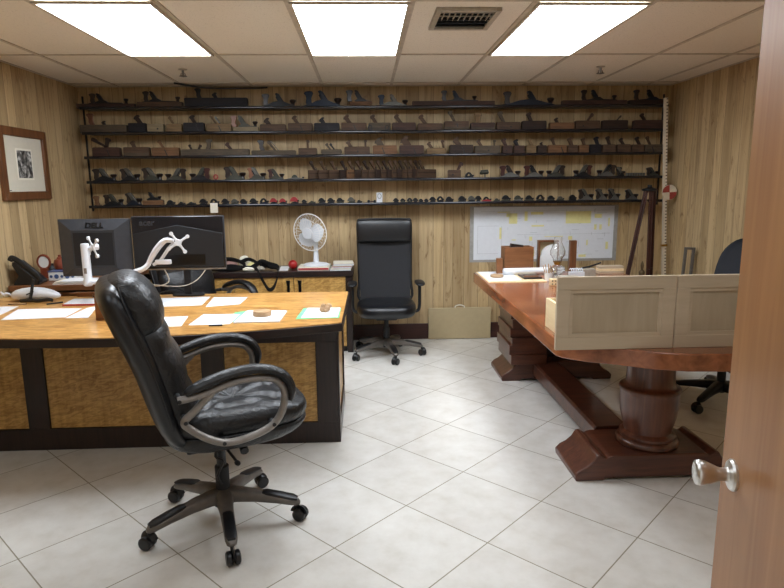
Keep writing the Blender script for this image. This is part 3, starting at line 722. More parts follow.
def tool(kind, a, b, col, opts, shelf, idx):
    z = SZ[shelf]+.003+.0003; x0, x1 = sx(a), sx(b); L = max(x1-x0, .02)-.006; cx = (x0+x1)/2; off = random.uniform(-.012, .012)
    where = '%s from the left on the %s shelf' % (ORD[idx], names5[shelf])
    grp = 'hand planes on the %s shelf' % names5[shelf]
    y = 5.645+off
    H = (opts.get('h', 8)+.6)*PXM
    if kind == 'W':
        t = thing('wooden_plane', '%s wooden hand plane, %s' % (WN[col], where), 'hand plane', (cx, y, z), 0, grp)
        wd = .058; c = .006
        m = MB()
        poly = [(-L/2+c, 0), (L/2-c, 0), (L/2, c), (L/2, H-c), (L/2-c, H), (-L/2+c, H), (-L/2, H-c), (-L/2, c)]
        if opts.get('boat'): poly = [(-L/2+.02, 0), (L/2-.02, 0), (L/2, H*.5), (L/2-.004, H), (-L/2+.004, H), (-L/2, H*.5)]
        m.prism(poly, -wd/2, wd/2, 'Y').build('body', 'w_'+col, t, bevel=.003, seg=1)
        if opts.get('step'): MB().b2(-L/2+.004, L/2-.004, -wd/2-.004, -wd/2-.0002, .0, H*.42).build('fence', 'w_gb', t)
        if opts.get('bit'):
            q = sx(opts['bit'])-cx; MB().prism([(q-.012, H*.75), (q-.006, H*.8), (q+.02, .004), (q+.008, .004)][::-1], -wd/2-.0012, -wd/2-.0001, 'Y').build('escapement', 'logo', t)
        if opts.get('hole'):
            q = sx(opts['hole'])-cx; MB().cyl((q, -wd/2-.001, H*.45), (q, -wd/2+.003, H*.45), .008, n=12).build('bore_hole', 'logo', t)
        if opts.get('rings'):
            for q in opts['rings']:
                q = sx(q)-cx; MB().tube([(q+.016*math.cos(k*PI/6), -wd/2-.003, H*.45+.022*math.sin(k*PI/6)) for k in range(12)], .004, 6, closed=True, up=(0, 1, 0)).build('clamp_ring', 'm_bk', t)
        for wp in opts.get('w', []):
            q, hh, ln = wp[:3]; wt = wp[3] if len(wp) > 3 else 5; mt = wp[4] if len(wp) > 4 else 'w_'+col
            q = sx(q)-cx
            wedge(t, q, H, ln, hh*PXM*1.12, wt*PXM*.85, mt)
        for wp in opts.get('i', []):
            iron(t, sx(wp[0])-cx, H, wp[2], wp[1]*PXM)
        for wp in opts.get('t', []):
            tote(t, sx(wp[0])-cx, H-.003, wp[2], wp[1]*PXM, wp[3] if len(wp) > 3 else 't_br')
        for wp in opts.get('k', []): knob(t, sx(wp[0])-cx, H-.002, wp[1]*PXM, 't_dk')
    elif kind == 'K':      # moulding plane standing slantwise in a row
        t = thing('moulding_plane', '%s narrow moulding plane, %s' % (WN[col], where), 'hand plane', (cx+.098, 5.676, z), R(33), grp)
        L = .22
        MB().prism([(-L/2, 0), (L/2, 0), (L/2, H), (-L/2, H)], -.0095, .0095, 'Y').build('body', 'w_'+col, t, bevel=.002, seg=1)
        MB().b2(-L/2+.003, L/2-.003, -.0115, -.0096, H*.62, H*.72).build('shoulder', 'w_dk', t)
        wedge(t, -L/2+.075, H, -.7, 8.6*PXM, .024, 'w_'+opts.get('wc', 'br'), .016)
        iron(t, -L/2+.09, H, -.5, 3*PXM, 'm_bk', .008)
    elif kind == 'M':
        nm = MN[col]
        t = thing('bench_plane', '%s metal bench plane%s, %s' % (nm, opts.get('x', ''), where), 'hand plane', (cx, y, z), 0, grp)
        s = opts.get('s', 1); hh = opts.get('h', 11)*PXM; wd = .052
        m = MB().b2(-L/2, L/2, -wd/2, wd/2, 0, .006)
        ck = [(-.47, .006), (.46, .006), (.38, .014), (.24, .030), (.12, .044), (-.02, .050), (-.16, .042), (-.30, .022), (-.44, .012)]
        hs = hh/.11
        ck = [(px*L*s, pz*(hs if pz > .008 else 1)) for px, pz in ck]
        if s < 0: ck = ck[::-1]
        m.prism(ck[::-1] if s > 0 else ck[::-1], -wd/2, -wd/2+.004, 'Y').prism(ck[::-1], wd/2-.004, wd/2, 'Y')
        m.build('sole', 'm_'+col, t, bevel=.0012, seg=1)
        frog(t, s*.10*L, .012, s, hh*.93, opts.get('cap', 'm_st'), 'm_bk')
        tote(t, -s*.36*L, .010, s, hh*.88, opts.get('tote', 't_dk'), lean=.12)
        knob(t, s*.34*L, .010, hh*.50, opts.get('knob', 't_dk'))
    elif kind == 'T':
        t = thing('transitional_plane', '%siron-topped plane with %s wood body, %s' % ('long ' if L > .4 else '', WN[col], where), 'hand plane', (cx, y, z), 0, grp)
        wd = .06; s = opts.get('s', 1)
        MB().box((0, 0, H/2), (L, wd, H)).build('body', 'w_'+col, t, bevel=.003, seg=1)
        q = sx(opts['f'])-cx; hh = opts.get('fh', 11)*PXM
        l2 = min(L*.8, .30); c2 = max(-L/2+l2/2, min(L/2-l2/2, q-s*.0+s*.03))
        ck = [(c2-l2/2, H), (c2+l2/2, H), (c2+l2/2-.01, H+.006), (q+s*.05, H+.010), (q+s*.02, H+.028), (q-s*.02, H+.03), (q-s*.06, H+.010), (c2-l2/2+.01, H+.005)]
        if s > 0: MB().prism(ck[::-1], -wd/2+.004, wd/2-.004, 'Y').build('top_casting', opts.get('m', 'm_bk'), t, bevel=.001, seg=1)
        else: MB().b2(c2-l2/2, c2+l2/2, -wd/2+.004, wd/2-.004, H, H+.008).build('top_casting', opts.get('m', 'm_bk'), t)
        frog(t, q, H+.004, s, hh, opts.get('cap', 'm_bk'))
        if 't' in opts: tote(t, sx(opts['t'])-cx, H+.003, s, hh*.98, opts.get('tote', 't_dk'), lean=.1)
        if 'k' in opts: knob(t, sx(opts['k'])-cx, H+.002, hh*.5, 't_dk')
    elif kind == 'B':
        t = thing('block_plane', 'small %s block plane%s, %s' % (MN[col], opts.get('x', ''), where), 'hand plane', (cx, y, z), 0, grp)
        hh = opts.get('h', 6)*PXM; wd = .04; s = opts.get('s', 1)
        m = MB().b2(-L/2, L/2, -wd/2, wd/2, 0, .005)
        ck = [(-L/2+.002, .005), (L/2-.002, .005), (L/2-.01, .012), (.1*L, .024), (-.3*L, .018), (-L/2+.004, .01)]
        m.prism(ck[::-1], -wd/2, -wd/2+.004, 'Y').prism(ck[::-1], wd/2-.004, wd/2, 'Y').build('sole', 'm_'+(col if col != 'rd' or opts.get('body') else 'bk'), t, bevel=.001, seg=1)
        # arched lever cap
        rings = []
        rad = hh*.95
        for k in range(7):
            a = PI*(.12+.76*k/6); rings.append(((-.05*L+rad*.62*math.cos(a)), .006+rad*math.sin(a)*.98-.008))
        inner = [(px*.45-.02*L, max(.004, pz-.016)) for px, pz in rings][::-1] if idx % 5 == 3 else []
        MB().prism((rings+inner), -.014, .014, 'Y').build('lever_cap', opts.get('cap', 'm_bk' if col != 'rd' else 'm_rd'), t, bevel=.0015, seg=1)
        knob(t, s*.38*L, .006, hh*.45, 't_dk')
    elif kind == 'S':
        opts['fn'](cx, y, z, L, where, grp)

def spokeshave(cx, y, z, L, where, grp):
    t = thing('spokeshave', 'thin reddish bar tool with round dark ends, ' + where, 'hand tool', (cx, y-.02, z), 0, grp)
    MB().cyl((-L/2+.01, 0, .016), (L/2-.01, 0, .016), .0045, n=8).build('bar', 't_rd', t)
    for s in (-1, 1): MB().ell((s*(L/2-.012), 0, .016), (.013, .013, .0145), 12, 8).build('end_knob', 'm_bk', t)
def card(cx, y, z, L, where, grp):
    t = thing('display_card', 'small white and silver card standing upright, ' + where, 'card', (cx, y+.05, z), 0, grp)
    MB().b2(-.027, .027, -.004, .004, 0, .095).build('card', 'white', t, bevel=.002)
    MB().tube([(.017*math.cos(k*PI/8), -.0055, .062+.022*math.sin(k*PI/8)) for k in range(16)], .003, 6, closed=True, up=(0, 1, 0)).build('oval_mark', 'steel', t)
    MB().b2(-.022, .022, -.012, -.0041, .0, .012).build('base_strip', 'white', t)
def ringk(cx, y, z, L, where, grp):
    t = thing('knob_handle', 'round red knob with a pale centre, ' + where, 'hand tool', (cx, y-.02, z), 0, grp)
    MB().tube([(.016*math.cos(k*PI/8), 0, .034+.019*math.sin(k*PI/8)) for k in range(16)], .007, 8, closed=True, up=(0, 1, 0)).build('ring', 'rodred', t)
    MB().lathe([(.018, 0), (.02, .004), (.008, .010), (.006, .016)], n=12).build('stand', 'm_bk', t)
def wedgeblk(cx, y, z, L, where, grp):
    t = thing('saw_handle', 'orange wooden tool handle leaning upright, ' + where, 'hand tool', (cx, y, z), 0, grp)
    tote(t, -.01, 0, 1, .09, 'w_or', 'handle'); MB().box((0, 0, .006), (.05, .03, .012)).build('foot_block', 'w_br', t)
def bullet(cx, y, z, L, where, grp):
    t = thing('scraper_plane', 'plane with raised round barrel head, ' + where, 'hand plane', (cx, y, z), 0, grp)
    MB().b2(-L/2, L/2, -.025, .025, 0, .008).build('sole', 'm_bk', t, bevel=.002)
    MB().cyl((.2*L, 0, .008), (.2*L, 0, .045), .006, n=8).build('post', 'm_st', t)
    MB().tube([(-.02, 0, .055), (-.015, 0, .052), (.05, 0, .058), (.056, 0, .06)], [.012, .021, .022, .014], 14).build('barrel', 'm_gr', t)
def boxtool(cx, y, z, L, where, grp):
    t = thing('router_plane', 'low grey metal plane with a ribbed side, ' + where, 'hand plane', (cx, y-.02, z), 0, grp)
    MB().b2(-L/2, L/2, -.02, .02, 0, .035).build('body', 'm_gy', t, bevel=.003)
    for k in range(7): MB().b2(-L/2+.01+k*(L-.03)/6, -L/2+.016+k*(L-.03)/6, -.0215, -.0201, .006, .03).build('rib', 'm_gr', t)

W = lambda a, b, c, w=None, **k: ('W', a, b, c, dict(k, w=w or []))
T1 = [('T', 80, 138, 'rd', dict(h=4, f=106, t=95, k=129, fh=9.5, cap='m_bl')), ('T', 141, 186, 'br', dict(h=5, f=160, t=149, k=181, fh=10)),
      ('W', 187, 250, 'vb', dict(h=9, w=[(219, 4, -.6)], t=[(201, 9.5, 1, 'm_bk')])), ('M', 261, 301, 'bk', dict(h=13.5, cap='m_bk')),
      ('M', 303, 346, 'bl', dict(h=16, cap='m_bl', tote='m_bl')), ('T', 350, 373, 'or', dict(h=4.5, f=362, t=349.5, fh=11)),
      ('M', 376, 411, 'gy', dict(h=12, cap='m_gy', tote='m_bl')), ('T', 412, 494, 'rd', dict(h=5, f=458, t=443, k=474, fh=10, cap='m_bl')),
      ('M', 496, 559, 'bl', dict(h=15, cap='m_bl')), ('T', 560, 624, 'rd', dict(h=5, f=595, t=581, k=612, fh=10, cap='m_bl')),
      ('T', 626, 664, 'dk', dict(h=5, f=650, t=633, fh=10, m='m_bl', cap='m_bk'))]
T2 = [W(82, 129, 'gb', [(107, 3, -.6, 4, 't_dk')], h=7.5, t=[(93, 11, 1, 't_br')]), W(130, 148, 'vb', [(143, 6, -.8, 6, 'w_dk')], h=9), W(149.3, 166, 'lt', h=8, hole=160), W(168, 184, 'tn', [(176, 6, -.7, 3)], h=8),
      W(185, 206, 'vb', [(197, 6, -.6, 5, 'w_dk')], h=9, bit=199), W(207.5, 233, 'tn', [(218, 7, -.8, 2), (222, 6, -.8, 2, 'm_st')], h=8, bit=221),
      ('T', 234, 259.5, 'lt', dict(h=4.5, f=246, t=234, k=256, fh=11, tote='t_or', cap='m_gr', m='m_gr')),
      W(261, 287, 'br', [(271, 4.5, -.9, 6, 'w_dk')], h=7), W(288.5, 313.5, 'br', [(299, 6, -.7, 5)], h=8, bit=302), W(314.5, 340, 'vb', [(325, 4, -.8, 6, 'w_vb')], h=8, bit=329), W(341.3, 367, 'br', [(351, 6, -.8, 6)], h=8, bit=355),
      W(368.2, 391, 'gb', [(377, 6.5, -.7, 5, 'w_br')], h=8, rings=[370.5, 387]), W(392, 416, 'rd', [(402, 6.5, -.9, 5, 'w_br')], h=8), W(417.2, 442.5, 'br', [(426, 7, -.8, 5)], h=7, step=0),
      W(443.5, 468.7, 'br', [(455, 9, -.6, 4, 'w_gb')], h=9, step=1, bit=457), W(469.8, 494.5, 'rd', [(477, 9, .05, 7, 'w_tn')], h=7.5, step=1), W(495.6, 520, 'br', [(504, 9, -.55, 5, 'w_gb')], h=8, hole=510), W(521, 545.5, 'dk', [(531, 7, -.5, 5, 'w_dk')], h=9, hole=534),
      W(548, 573, 'or', [(557, 4, -.6, 4, 'w_dk')], h=7), W(574, 599, 'br', [(586, 6, .9, 3, 'w_rd')], h=9, hole=582), W(600.2, 625.8, 'dk', [(614, 4, 1.2, 1.5, 'w_gb')], h=9), W(631.5, 666, 'rd', [(644, 5.5, -.8, 4, 'w_dk')], h=9)]
T3 = [W(92, 120, 'rd', [(109, 7.5, -2.0, 3.4, 'w_dk'), (105, 8, .35, 5, 'w_dk')], h=9, bit=108), W(123.5, 150, 'br', [(135, 5, -.5, 5, 'w_br')], h=9, step=1), W(151.5, 179.5, 'or', [(164, 6, -.8, 3.2)], h=8.5, bit=166),
      W(181, 249.5, 'gb', [(192, 4, -.6, 2.6, 'w_dk'), (198, 4, .6, 2.6, 'w_dk'), (232, 5, -1.0, 4, 'w_rd')], h=6.5, t=[(209, 10, -1, 'w_gb')]), W(251, 296, 'gb', [(276, 8, -.9, 3.2, 'w_gb')], h=5, t=[(261, 10.5, 1, 't_dk')], i=[(279, 9, -.9)]),
      W(298, 317, 'br', [(307.6, 7, .02, 3)], h=7), W(320.5, 342, 'gb', [(331, 5, -.9, 3, 'w_gb'), (335, 5, -.9, 2.4, 'm_bk')], h=5.5, boat=1), W(344, 370, 'br', [(351.5, 5, -.7, 5), (365.5, 6, 0, 3)], h=8, hole=357.5),
      W(372.3, 397, 'or', [(382, 5.5, -.8, 9, 'w_gb')], h=9, bit=383), W(399.2, 424, 'rd', [(409, 6.5, -.8, 10, 'w_br')], h=9, bit=414), W(426, 446, 'tn', [(433, 5, -.9, 4, 'w_br'), (444, 7, -.25, 3, 'w_br')], h=6),
      W(449, 473.3, 'dk', [(460, 5.5, -.9, 7, 'w_br')], h=9, bit=463), W(474, 500, 'gb', [(482, 5, -.8, 4, 'w_br'), (494.5, 5, 0, 2.4)], h=8, hole=488),
      W(502, 512.5, 'rd', [(506.5, 6, -.5, 5)], h=8, hole=506), W(513.3, 525, 'rd', [(518, 5, -.5, 5, 'w_vb')], h=8, hole=524), W(525.6, 536, 'tn', [(532.5, 5.5, -.6, 4)], h=8), W(536.7, 546.6, 'dk', [(542.5, 2.5, -.6, 3)], h=8), W(547.2, 566, 'or', [(554.5, 6.5, -.45, 3.6, 'w_br')], h=8, bit=561),
      W(567, 577.6, 'br', [(572.5, 6.5, -.5, 5, 'w_br')], h=8), W(578.4, 588.6, 'or', [(585, 6, -.4, 4, 'w_br')], h=8), W(589.2, 601.5, 'vb', [(598.5, 6.5, -.4, 5, 'w_vb')], h=8.5), W(602.3, 615.5, 'br', [(610.5, 7, -.45, 4, 'w_dk')], h=8.3),
      W(616.2, 630, 'br', [(624, 5, -.8, 4, 'w_dk')], h=8.3), W(630.7, 643.5, 'br', [(640, 6.5, -.6, 4, 'w_dk')], h=8), W(644.2, 665, 'gb', [(651, 7, -.6, 3, 'w_br')], h=8, bit=652)]
T4 = [('M', 89, 115.5, 'bk', dict(h=13, tote='t_dk')), ('M', 117, 138, 'bk', dict(h=13)), ('M', 139.5, 161, 'gr', dict(h=13.5)), ('M', 162, 185.5, 'gr', dict(h=12.5, s=-1, tote='t_dk')), ('M', 187, 209.5, 'bk', dict(h=13, s=-1, tote='t_rd', cap='m_gr')),
      ('S', 211, 217, '', dict(fn=ringk)), ('M', 222, 245, 'gr', dict(h=14, cap='m_gr', x=' with lattice casting')), ('M', 246, 265, 'gr', dict(h=13, tote='t_or')), ('M', 266, 283.5, 'gr', dict(h=11, cap='m_gr', tote='t_rd')),
      ('B', 284, 304.5, 'gy', dict(h=6, cap='m_gr'))]
for i, (a, c) in enumerate([(306.5, 'br'), (316.5, 'br'), (327, 'br'), (337.5, 'dk'), (345, 'or'), (353, 'dk'), (360, 'br'), (367, 'br'), (373.5, 'dk'), (379.5, 'br'), (385.5, 'dk'), (390.5, 'br'), (395.5, 'dk'), (401, 'br'), (406, 'br'), (411, 'dk'), (415.5, 'br')]):
    T4.append(('K', a, a+1, c, dict(h=9, wc='dk' if i % 3 == 0 else 'br')))
T4 += [W(447.5, 461, 'br', [(457.5, 6.5, .6, 4, 'w_rd')], h=8, hole=452.5), ('B', 464, 474.5, 'bk', dict(h=7)), ('S', 475.5, 490, '', dict(fn=bullet)),
       ('M', 499, 522.5, 'gy', dict(h=12.5, tote='t_rd', cap='t_dk')), ('M', 523.5, 546, 'gy', dict(h=12.5, tote='t_rd', cap='m_bk')), ('M', 547, 567, 'gr', dict(h=12.5, s=-1, cap='m_st')),
       ('M', 574, 594, 'bk', dict(h=12.5, s=-1, tote='t_rd')), ('M', 597.5, 618, 'gy', dict(h=12.5, s=-1, cap='m_bk')), ('M', 619, 626.2, 'bk', dict(h=10)), ('S', 627, 646, '', dict(fn=boxtool)), ('M', 647, 661, 'gr', dict(h=9, cap='m_gr'))]
T5 = [('S', 88, 95.5, '', dict(fn=wedgeblk)), ('M', 97, 119.5, 'bk', dict(h=11.5, cap='m_gr')), ('M', 120.5, 137, 'bl', dict(h=13)), ('T', 138, 159, 'or', dict(h=4.5, f=149, k=155, fh=8, s=1, cap='m_bk')),
      ('B', 161, 171.5, 'bk', dict(h=6)), ('B', 173, 182, 'bk', dict(h=4)), ('B', 182.5, 193, 'bk', dict(h=4)), ('B', 195, 204, 'bk', dict(h=7)), ('B', 205.5, 216.5, 'bk', dict(h=7)), ('B', 218, 226.5, 'bk', dict(h=7)), ('B', 227.5, 236, 'gr', dict(h=6.5, cap='m_st')),
      ('B', 237, 244.5, 'bl', dict(h=6.5)), ('B', 246, 255.5, 'bk', dict(h=7)), ('B', 256.5, 266.5, 'bl', dict(h=7)), ('B', 267.3, 275.5, 'rd', dict(h=7)), ('B', 276.5, 285, 'rd', dict(h=6.5)), ('B', 288, 297, 'rd', dict(h=8)), ('B', 299.5, 305, 'bk', dict(h=5)), ('B', 306, 314.5, 'gr', dict(h=3.5)),
      ('B', 316, 324, 'bk', dict(h=6.5)), ('B', 325, 333.5, 'bk', dict(h=6.5)), ('B', 334.5, 343, 'gr', dict(h=6.5)), ('B', 346, 354, 'gr', dict(h=7, cap='m_st')), ('B', 355, 361.5, 'bk', dict(h=4)),
      ('S', 366, 375.5, '', dict(fn=spokeshave)), ('S', 376, 381.6, '', dict(fn=card)), ('B', 392.5, 398.5, 'bk', dict(h=5.5)), ('B', 399.5, 405.5, 'gr', dict(h=5)), ('B', 407, 412, 'gr', dict(h=5.5)), ('B', 413, 417.5, 'bk', dict(h=5.5)), ('B', 418.5, 423, 'bk', dict(h=4.5)),
      ('B', 424, 428.5, 'bk', dict(h=4.5)), ('B', 429.5, 436, 'bk', dict(h=6.5)), ('B', 437, 444, 'bk', dict(h=7)), ('B', 445, 454.5, 'bk', dict(h=6.5)), ('B', 458, 467, 'bk', dict(h=7)), ('B', 468, 476, 'bk', dict(h=7, cap='m_st')), ('B', 477, 481.5, 'bk', dict(h=7)),
      ('B', 482, 493, 'rd', dict(h=6, body=1, cap='m_bk')), ('B', 494, 501.5, 'gr', dict(h=4)), ('B', 502, 512.5, 'gr', dict(h=7.5)), ('B', 514, 524.5, 'gy', dict(h=7, cap='m_gr')), ('B', 525.5, 536, 'gr', dict(h=7)),
      ('B', 538, 547, 'gr', dict(h=7.5)), ('B', 549, 557.5, 'gr', dict(h=6.5)), ('B', 558.5, 567, 'gr', dict(h=5.5, cap='m_st')), ('B', 570.5, 579, 'bk', dict(h=7)),
      ('M', 580, 596.5, 'gy', dict(h=12, cap='m_st')), ('M', 598, 610.3, 'gy', dict(h=12)), ('M', 611.3, 623, 'gy', dict(h=12)), ('M', 628, 641.5, 'gy', dict(h=11))]
SKIP = set()
for si, L in enumerate([T1, T2, T3, T4, T5]):
    for i, (k, a, b, c, o) in enumerate(L): tool(k, a, b, c, o, si, i)

# ------------------------------------------------------------------ plan sheet on the wall
t = thing('floor_plan_sheet', 'wide white plan sheet with pale lines and yellow highlights taped to the back wall', 'drawing', (0, YB-.001, 0))
MB().b2(.995, 2.43, -.003, -.0005, .748, 1.285).build('backing', 'tape', t)
MB().b2(1.032, 2.392, -.0045, -.0031, .772, 1.275).build('paper', 'paper', t)
hl = [(1.92, 2.165, 1.112, 1.228), (1.37, 1.45, 1.115, 1.215), (1.345, 1.39, 1.18, 1.215), (1.52, 1.55, 1.14, 1.23), (1.58, 1.70, 1.20, 1.225), (1.26, 1.38, 1.222, 1.23), (1.59, 1.71, 1.085, 1.10), (2.20, 2.27, 1.16, 1.20), (2.20, 2.225, 1.05, 1.10), (2.25, 2.275, 1.05, 1.10), (2.335, 2.352, 1.08, 1.16), (2.32, 2.345, .86, .93),
      (1.28, 1.30, .97, 1.08), (1.57, 1.60, .95, .99), (1.72, 1.90, .985, .992), (1.95, 1.99, .955, .99), (1.60, 1.625, .80, .86), (2.06, 2.13, .785, .81), (1.40, 1.44, .955, .965), (2.13, 2.145, .90, .95)]
rr = random.Random(3)
for a, b, c, e in hl: MB().b2(a, b, -.0052, -.0046, c, e).build('highlight_patch', 'yellow', t)
lines = [(1.07, 1.27, 1.095, 1.097), (1.07, 1.27, .83, .832), (1.07, 1.072, .83, 1.095), (1.30, 1.302, .83, 1.095), (1.10, 2.35, 1.235, 1.2365), (1.5, 1.52, .9, 1.2), (1.45, 2.3, 1.01, 1.0115)]
for a, b, c, e in lines[:5]+lines[6:]: MB().b2(a, b, -.0050, -.0046, c, e).build('drawn_line', 'ink', t)
for i in range(38):
    a = rr.uniform(1.34, 2.34); c = rr.uniform(.80, 1.22); w, h = ((rr.uniform(.02, .10), .0022) if rr.random() < .6 else (.0022, rr.uniform(.02, .07)))
    MB().b2(a, min(a+w, 2.38), -.0050, -.0046, c, c+h).build('drawn_line', 'ink', t)

# ------------------------------------------------------------------ portfolio leaning below
t = thing('portfolio_case', 'flat tan portfolio case with a small handle standing against the back wall', 'case', (.90, 5.76, 0))
MB().box((0, -.005, .158), (.612, .022, .31), rx=R(0)).build('case', 'tan', t, bevel=.006)
MB().tube(smooth_path([(-.045, -.005, .311), (-.04, -.005, .328), (0, -.005, .338), (.04, -.005, .328), (.045, -.005, .311)], 4), .006, 8).build('handle', 'paper2', t)

# ------------------------------------------------------------------ things on the desk (desktop z = .760)
DZ = .7602
def sheet(name, pts, z, mat, label, cat, grp=None, th=.0012):
    o = MB().prism(pts, z, z+th, 'Z').build(name, mat, smooth=False)
    if label: tag(o, label, cat, grp)
    return o
G = 'loose papers on the desk'
def cw(p): # counter-clockwise
    a = sum(p[i][0]*p[(i+1) % len(p)][1]-p[(i+1) % len(p)][0]*p[i][1] for i in range(len(p)))
    return p if a > 0 else p[::-1]
sheet('paper_sheet', cw([(-1.38, 4.07), (-1.06, 4.10), (-1.04, 3.80), (-1.29, 3.77)]), DZ, 'paper', 'white sheet at the desk rear, just right of the leather chair back', 'paper', G)
sheet('paper_sheet', cw([(-1.03, 4.07), (-.80, 4.05), (-.805, 3.81), (-1.00, 3.74)]), DZ, 'paper', 'white paper sheet on the far side of the desk in front of the chair arm', 'paper', G)
sheet('paper_sheet', cw([(-1.23, 3.45), (-1.03, 3.47), (-.997, 3.22), (-1.20, 3.20)]), DZ, 'paper', 'white paper sheet near the desk front edge, partly hidden by the leather chair', 'paper', G)
sheet('paper_sheet', cw([(-.955, 3.515), (-.74, 3.50), (-.745, 3.245), (-.965, 3.235)]), DZ, 'paper', 'white paper sheet with a black pen at the front edge of the desk', 'paper', G)
pn = MB().cyl((-.845, 3.20, DZ+.005), (-.775, 3.205, DZ+.005), .0045, n=8).build('pen', 'plastic'); tag(pn, 'short black pen at the front edge of a white sheet on the desk', 'pen')
sheet('document_stack', cw([(-.715, 3.58), (-.475, 3.56), (-.48, 3.27), (-.73, 3.262)]), DZ, 'paper', 'white papers on the desk under a wooden disc', 'paper', G, .006)
o = sheet('folder', cw([(-.745, 3.56), (-.66, 3.61), (-.60, 3.60), (-.70, 3.30), (-.75, 3.28)]), DZ-.0001, 'green', 'green folder edge showing left of the papers under the wooden disc', 'folder', None, .0008); o.location.z = 0
for o2 in [o]: o2.location = (-.035, 0, 0)
t = thing('letter_sheets', 'white sheets with a green folder beneath at the right end of the desk', 'paper', (0, 0, DZ))
MB().prism(cw([(-.385, 3.635), (-.158, 3.62), (-.158, 3.345), (-.40, 3.335)]), 0, .0025, 'Z').build('green_folder', 'green', t)
MB().prism(cw([(-.36, 3.63), (-.162, 3.618), (-.168, 3.352), (-.372, 3.35)]), .0026, .0045, 'Z').build('white_sheet', 'paper', t)
tag(MB().lathe([(.050, 0), (.052, .003), (.052, .025), (.050, .028), (.0, .0282)], (-.60, 3.43, DZ+.0063), 28).build('wooden_disc', 'cork'), 'round pale wooden disc lying on papers on the desk', 'disc')
b = MB()
for (x, y, z, r) in [(-.262, 3.50, .016, .018), (-.235, 3.505, .02, .02), (-.225, 3.52, .034, .018), (-.256, 3.51, .036, .017), (-.243, 3.49, .012, .013)]: b.ell((x, y, z+DZ+.0035), (r, r*.9, r*.85), 8, 6)
tag(b.build('ornament', 'cork', ang=10), 'small knobbly brown and white ornament on the sheets at the desk right end', 'ornament')
# left papers
sheet('paper_sheet', cw([(-2.155, 3.775), (-1.765, 3.77), (-1.745, 3.51), (-2.08, 3.46)]), DZ, 'paper', 'broad white paper spread at the left of the desk near the front', 'paper', G)
sheet('paper_sheet', cw([(-2.40, 3.86), (-2.205, 3.875), (-2.165, 3.60), (-2.40, 3.58)]), DZ, 'paper', 'white paper at the far left edge of the picture on the desk', 'paper', G)
sheet('paper_sheet', cw([(-1.735, 3.77), (-1.70, 3.84), (-1.60, 3.48), (-1.73, 3.48)]), DZ, 'paper', 'white paper beside the brown wooden block, left of the leather chair', 'paper', G)
t = thing('notebook', 'white notebook with a red edge on the desk left of the leather chair', 'notebook', (0, 0, DZ))
MB().prism(cw([(-1.95, 4.06), (-1.74, 4.06), (-1.71, 3.86), (-1.925, 3.86)]), 0, .010, 'Z').build('pages', 'paper', t)
MB().prism(cw([(-1.925, 3.859), (-1.708, 3.859), (-1.708, 3.853), (-1.925, 3.853)]), 0, .011, 'Z').build('spine', 'redp', t)
t = thing('wooden_block', 'upright brown wooden letter block standing on the desk behind the leather chair', 'block', (-1.485, 3.47, DZ))
MB().box((0, 0, .0725), (.075, .14, .145)).build('block', 'boxw', t, bevel=.003)
MB().b2(-.037, .037, -.0715, -.0702, .01, .012).build('bottom_groove', 'wenge', t)
# white gadget with black handle
t = thing('desk_gadget', 'white desktop tape dispenser with upright black handle at the left of the desk', 'dispenser', (-2.19, 4.05, DZ), R(-4))
t.scale = (1, 1, 1.25)
rings = [se_ring((x, 0, z), (0, 1, 0), (0, 0, 1), w, h, 16, 2.8) for x, w, h, z in [(-.15, .03, .012, .03), (-.13, .05, .026, .036), (-.05, .06, .034, .042), (.05, .055, .032, .042), (.12, .045, .022, .034), (.17, .02, .010, .026)]]
MB().loft(rings).build('body', 'white', t, sub=1)
MB().tube([(.0, -.065, .01), (.02, -.065, .06), (.035, -.06, .125)], [.008, .010, .008], 8).build('handle', 'plastic', t)
MB().tube(smooth_path([(-.06, -.07, .012), (0, -.075, .016), (.06, -.07, .012), (.12, -.065, .018), (.15, -.06, .012)], 4), .009, 8).build('strap', 'plastic', t)
MB().tube(smooth_path([(-.15, -.01, .03), (-.175, -.02, .045), (-.19, -.03, .04), (-.20, -.045, .055)], 4), .006, 8).build('nozzle', 'white', t)
MB().box((.0, -.045, .05), (.05, .03, .006), ry=R(-20)).build('dark_button', 'plastic', t)
for (x0, y0, x1, y1, m_, lb) in [(-2.045, 3.90, -1.975, 3.965, 'plastic', 'black pen lying on the desk just behind the broad white paper'), (-2.30, 3.93, -2.18, 3.915, 'cork', 'brown pencil lying on the desk in front of the white dispenser')]:
    tag(MB().cyl((x0, y0, DZ+.005), (x1, y1, DZ+.005), .005, n=8).build('pen', m_), lb, 'pen')
t = thing('paper_stack', 'rumpled pile of white papers on the side cabinet beside the monitor', 'papers', (0, 0, .8155))
for k in range(5):
    a = rr.uniform(-.05, .05); q = [(-2.23+a, 4.54), (-2.02+a, 4.54), (-2.0+a, 4.385), (-2.22+a, 4.375)]
    MB().prism(cw(q), k*.005, k*.005+.0045, 'Z').build('sheet', 'paper2' if k % 2 else 'paper', t)
t = thing('paper_tray', 'tan triangular card tray on the desk under the white monitor arm', 'tray', (0, 0, DZ))
MB().prism(cw([(-2.03, 4.17), (-1.87, 4.18), (-1.87, 4.21), (-1.99, 4.21)]), .02, .03, 'Z').box((-1.93, 4.19, .01), (.10, .02, .02)).build('tray', 'boxw', t)
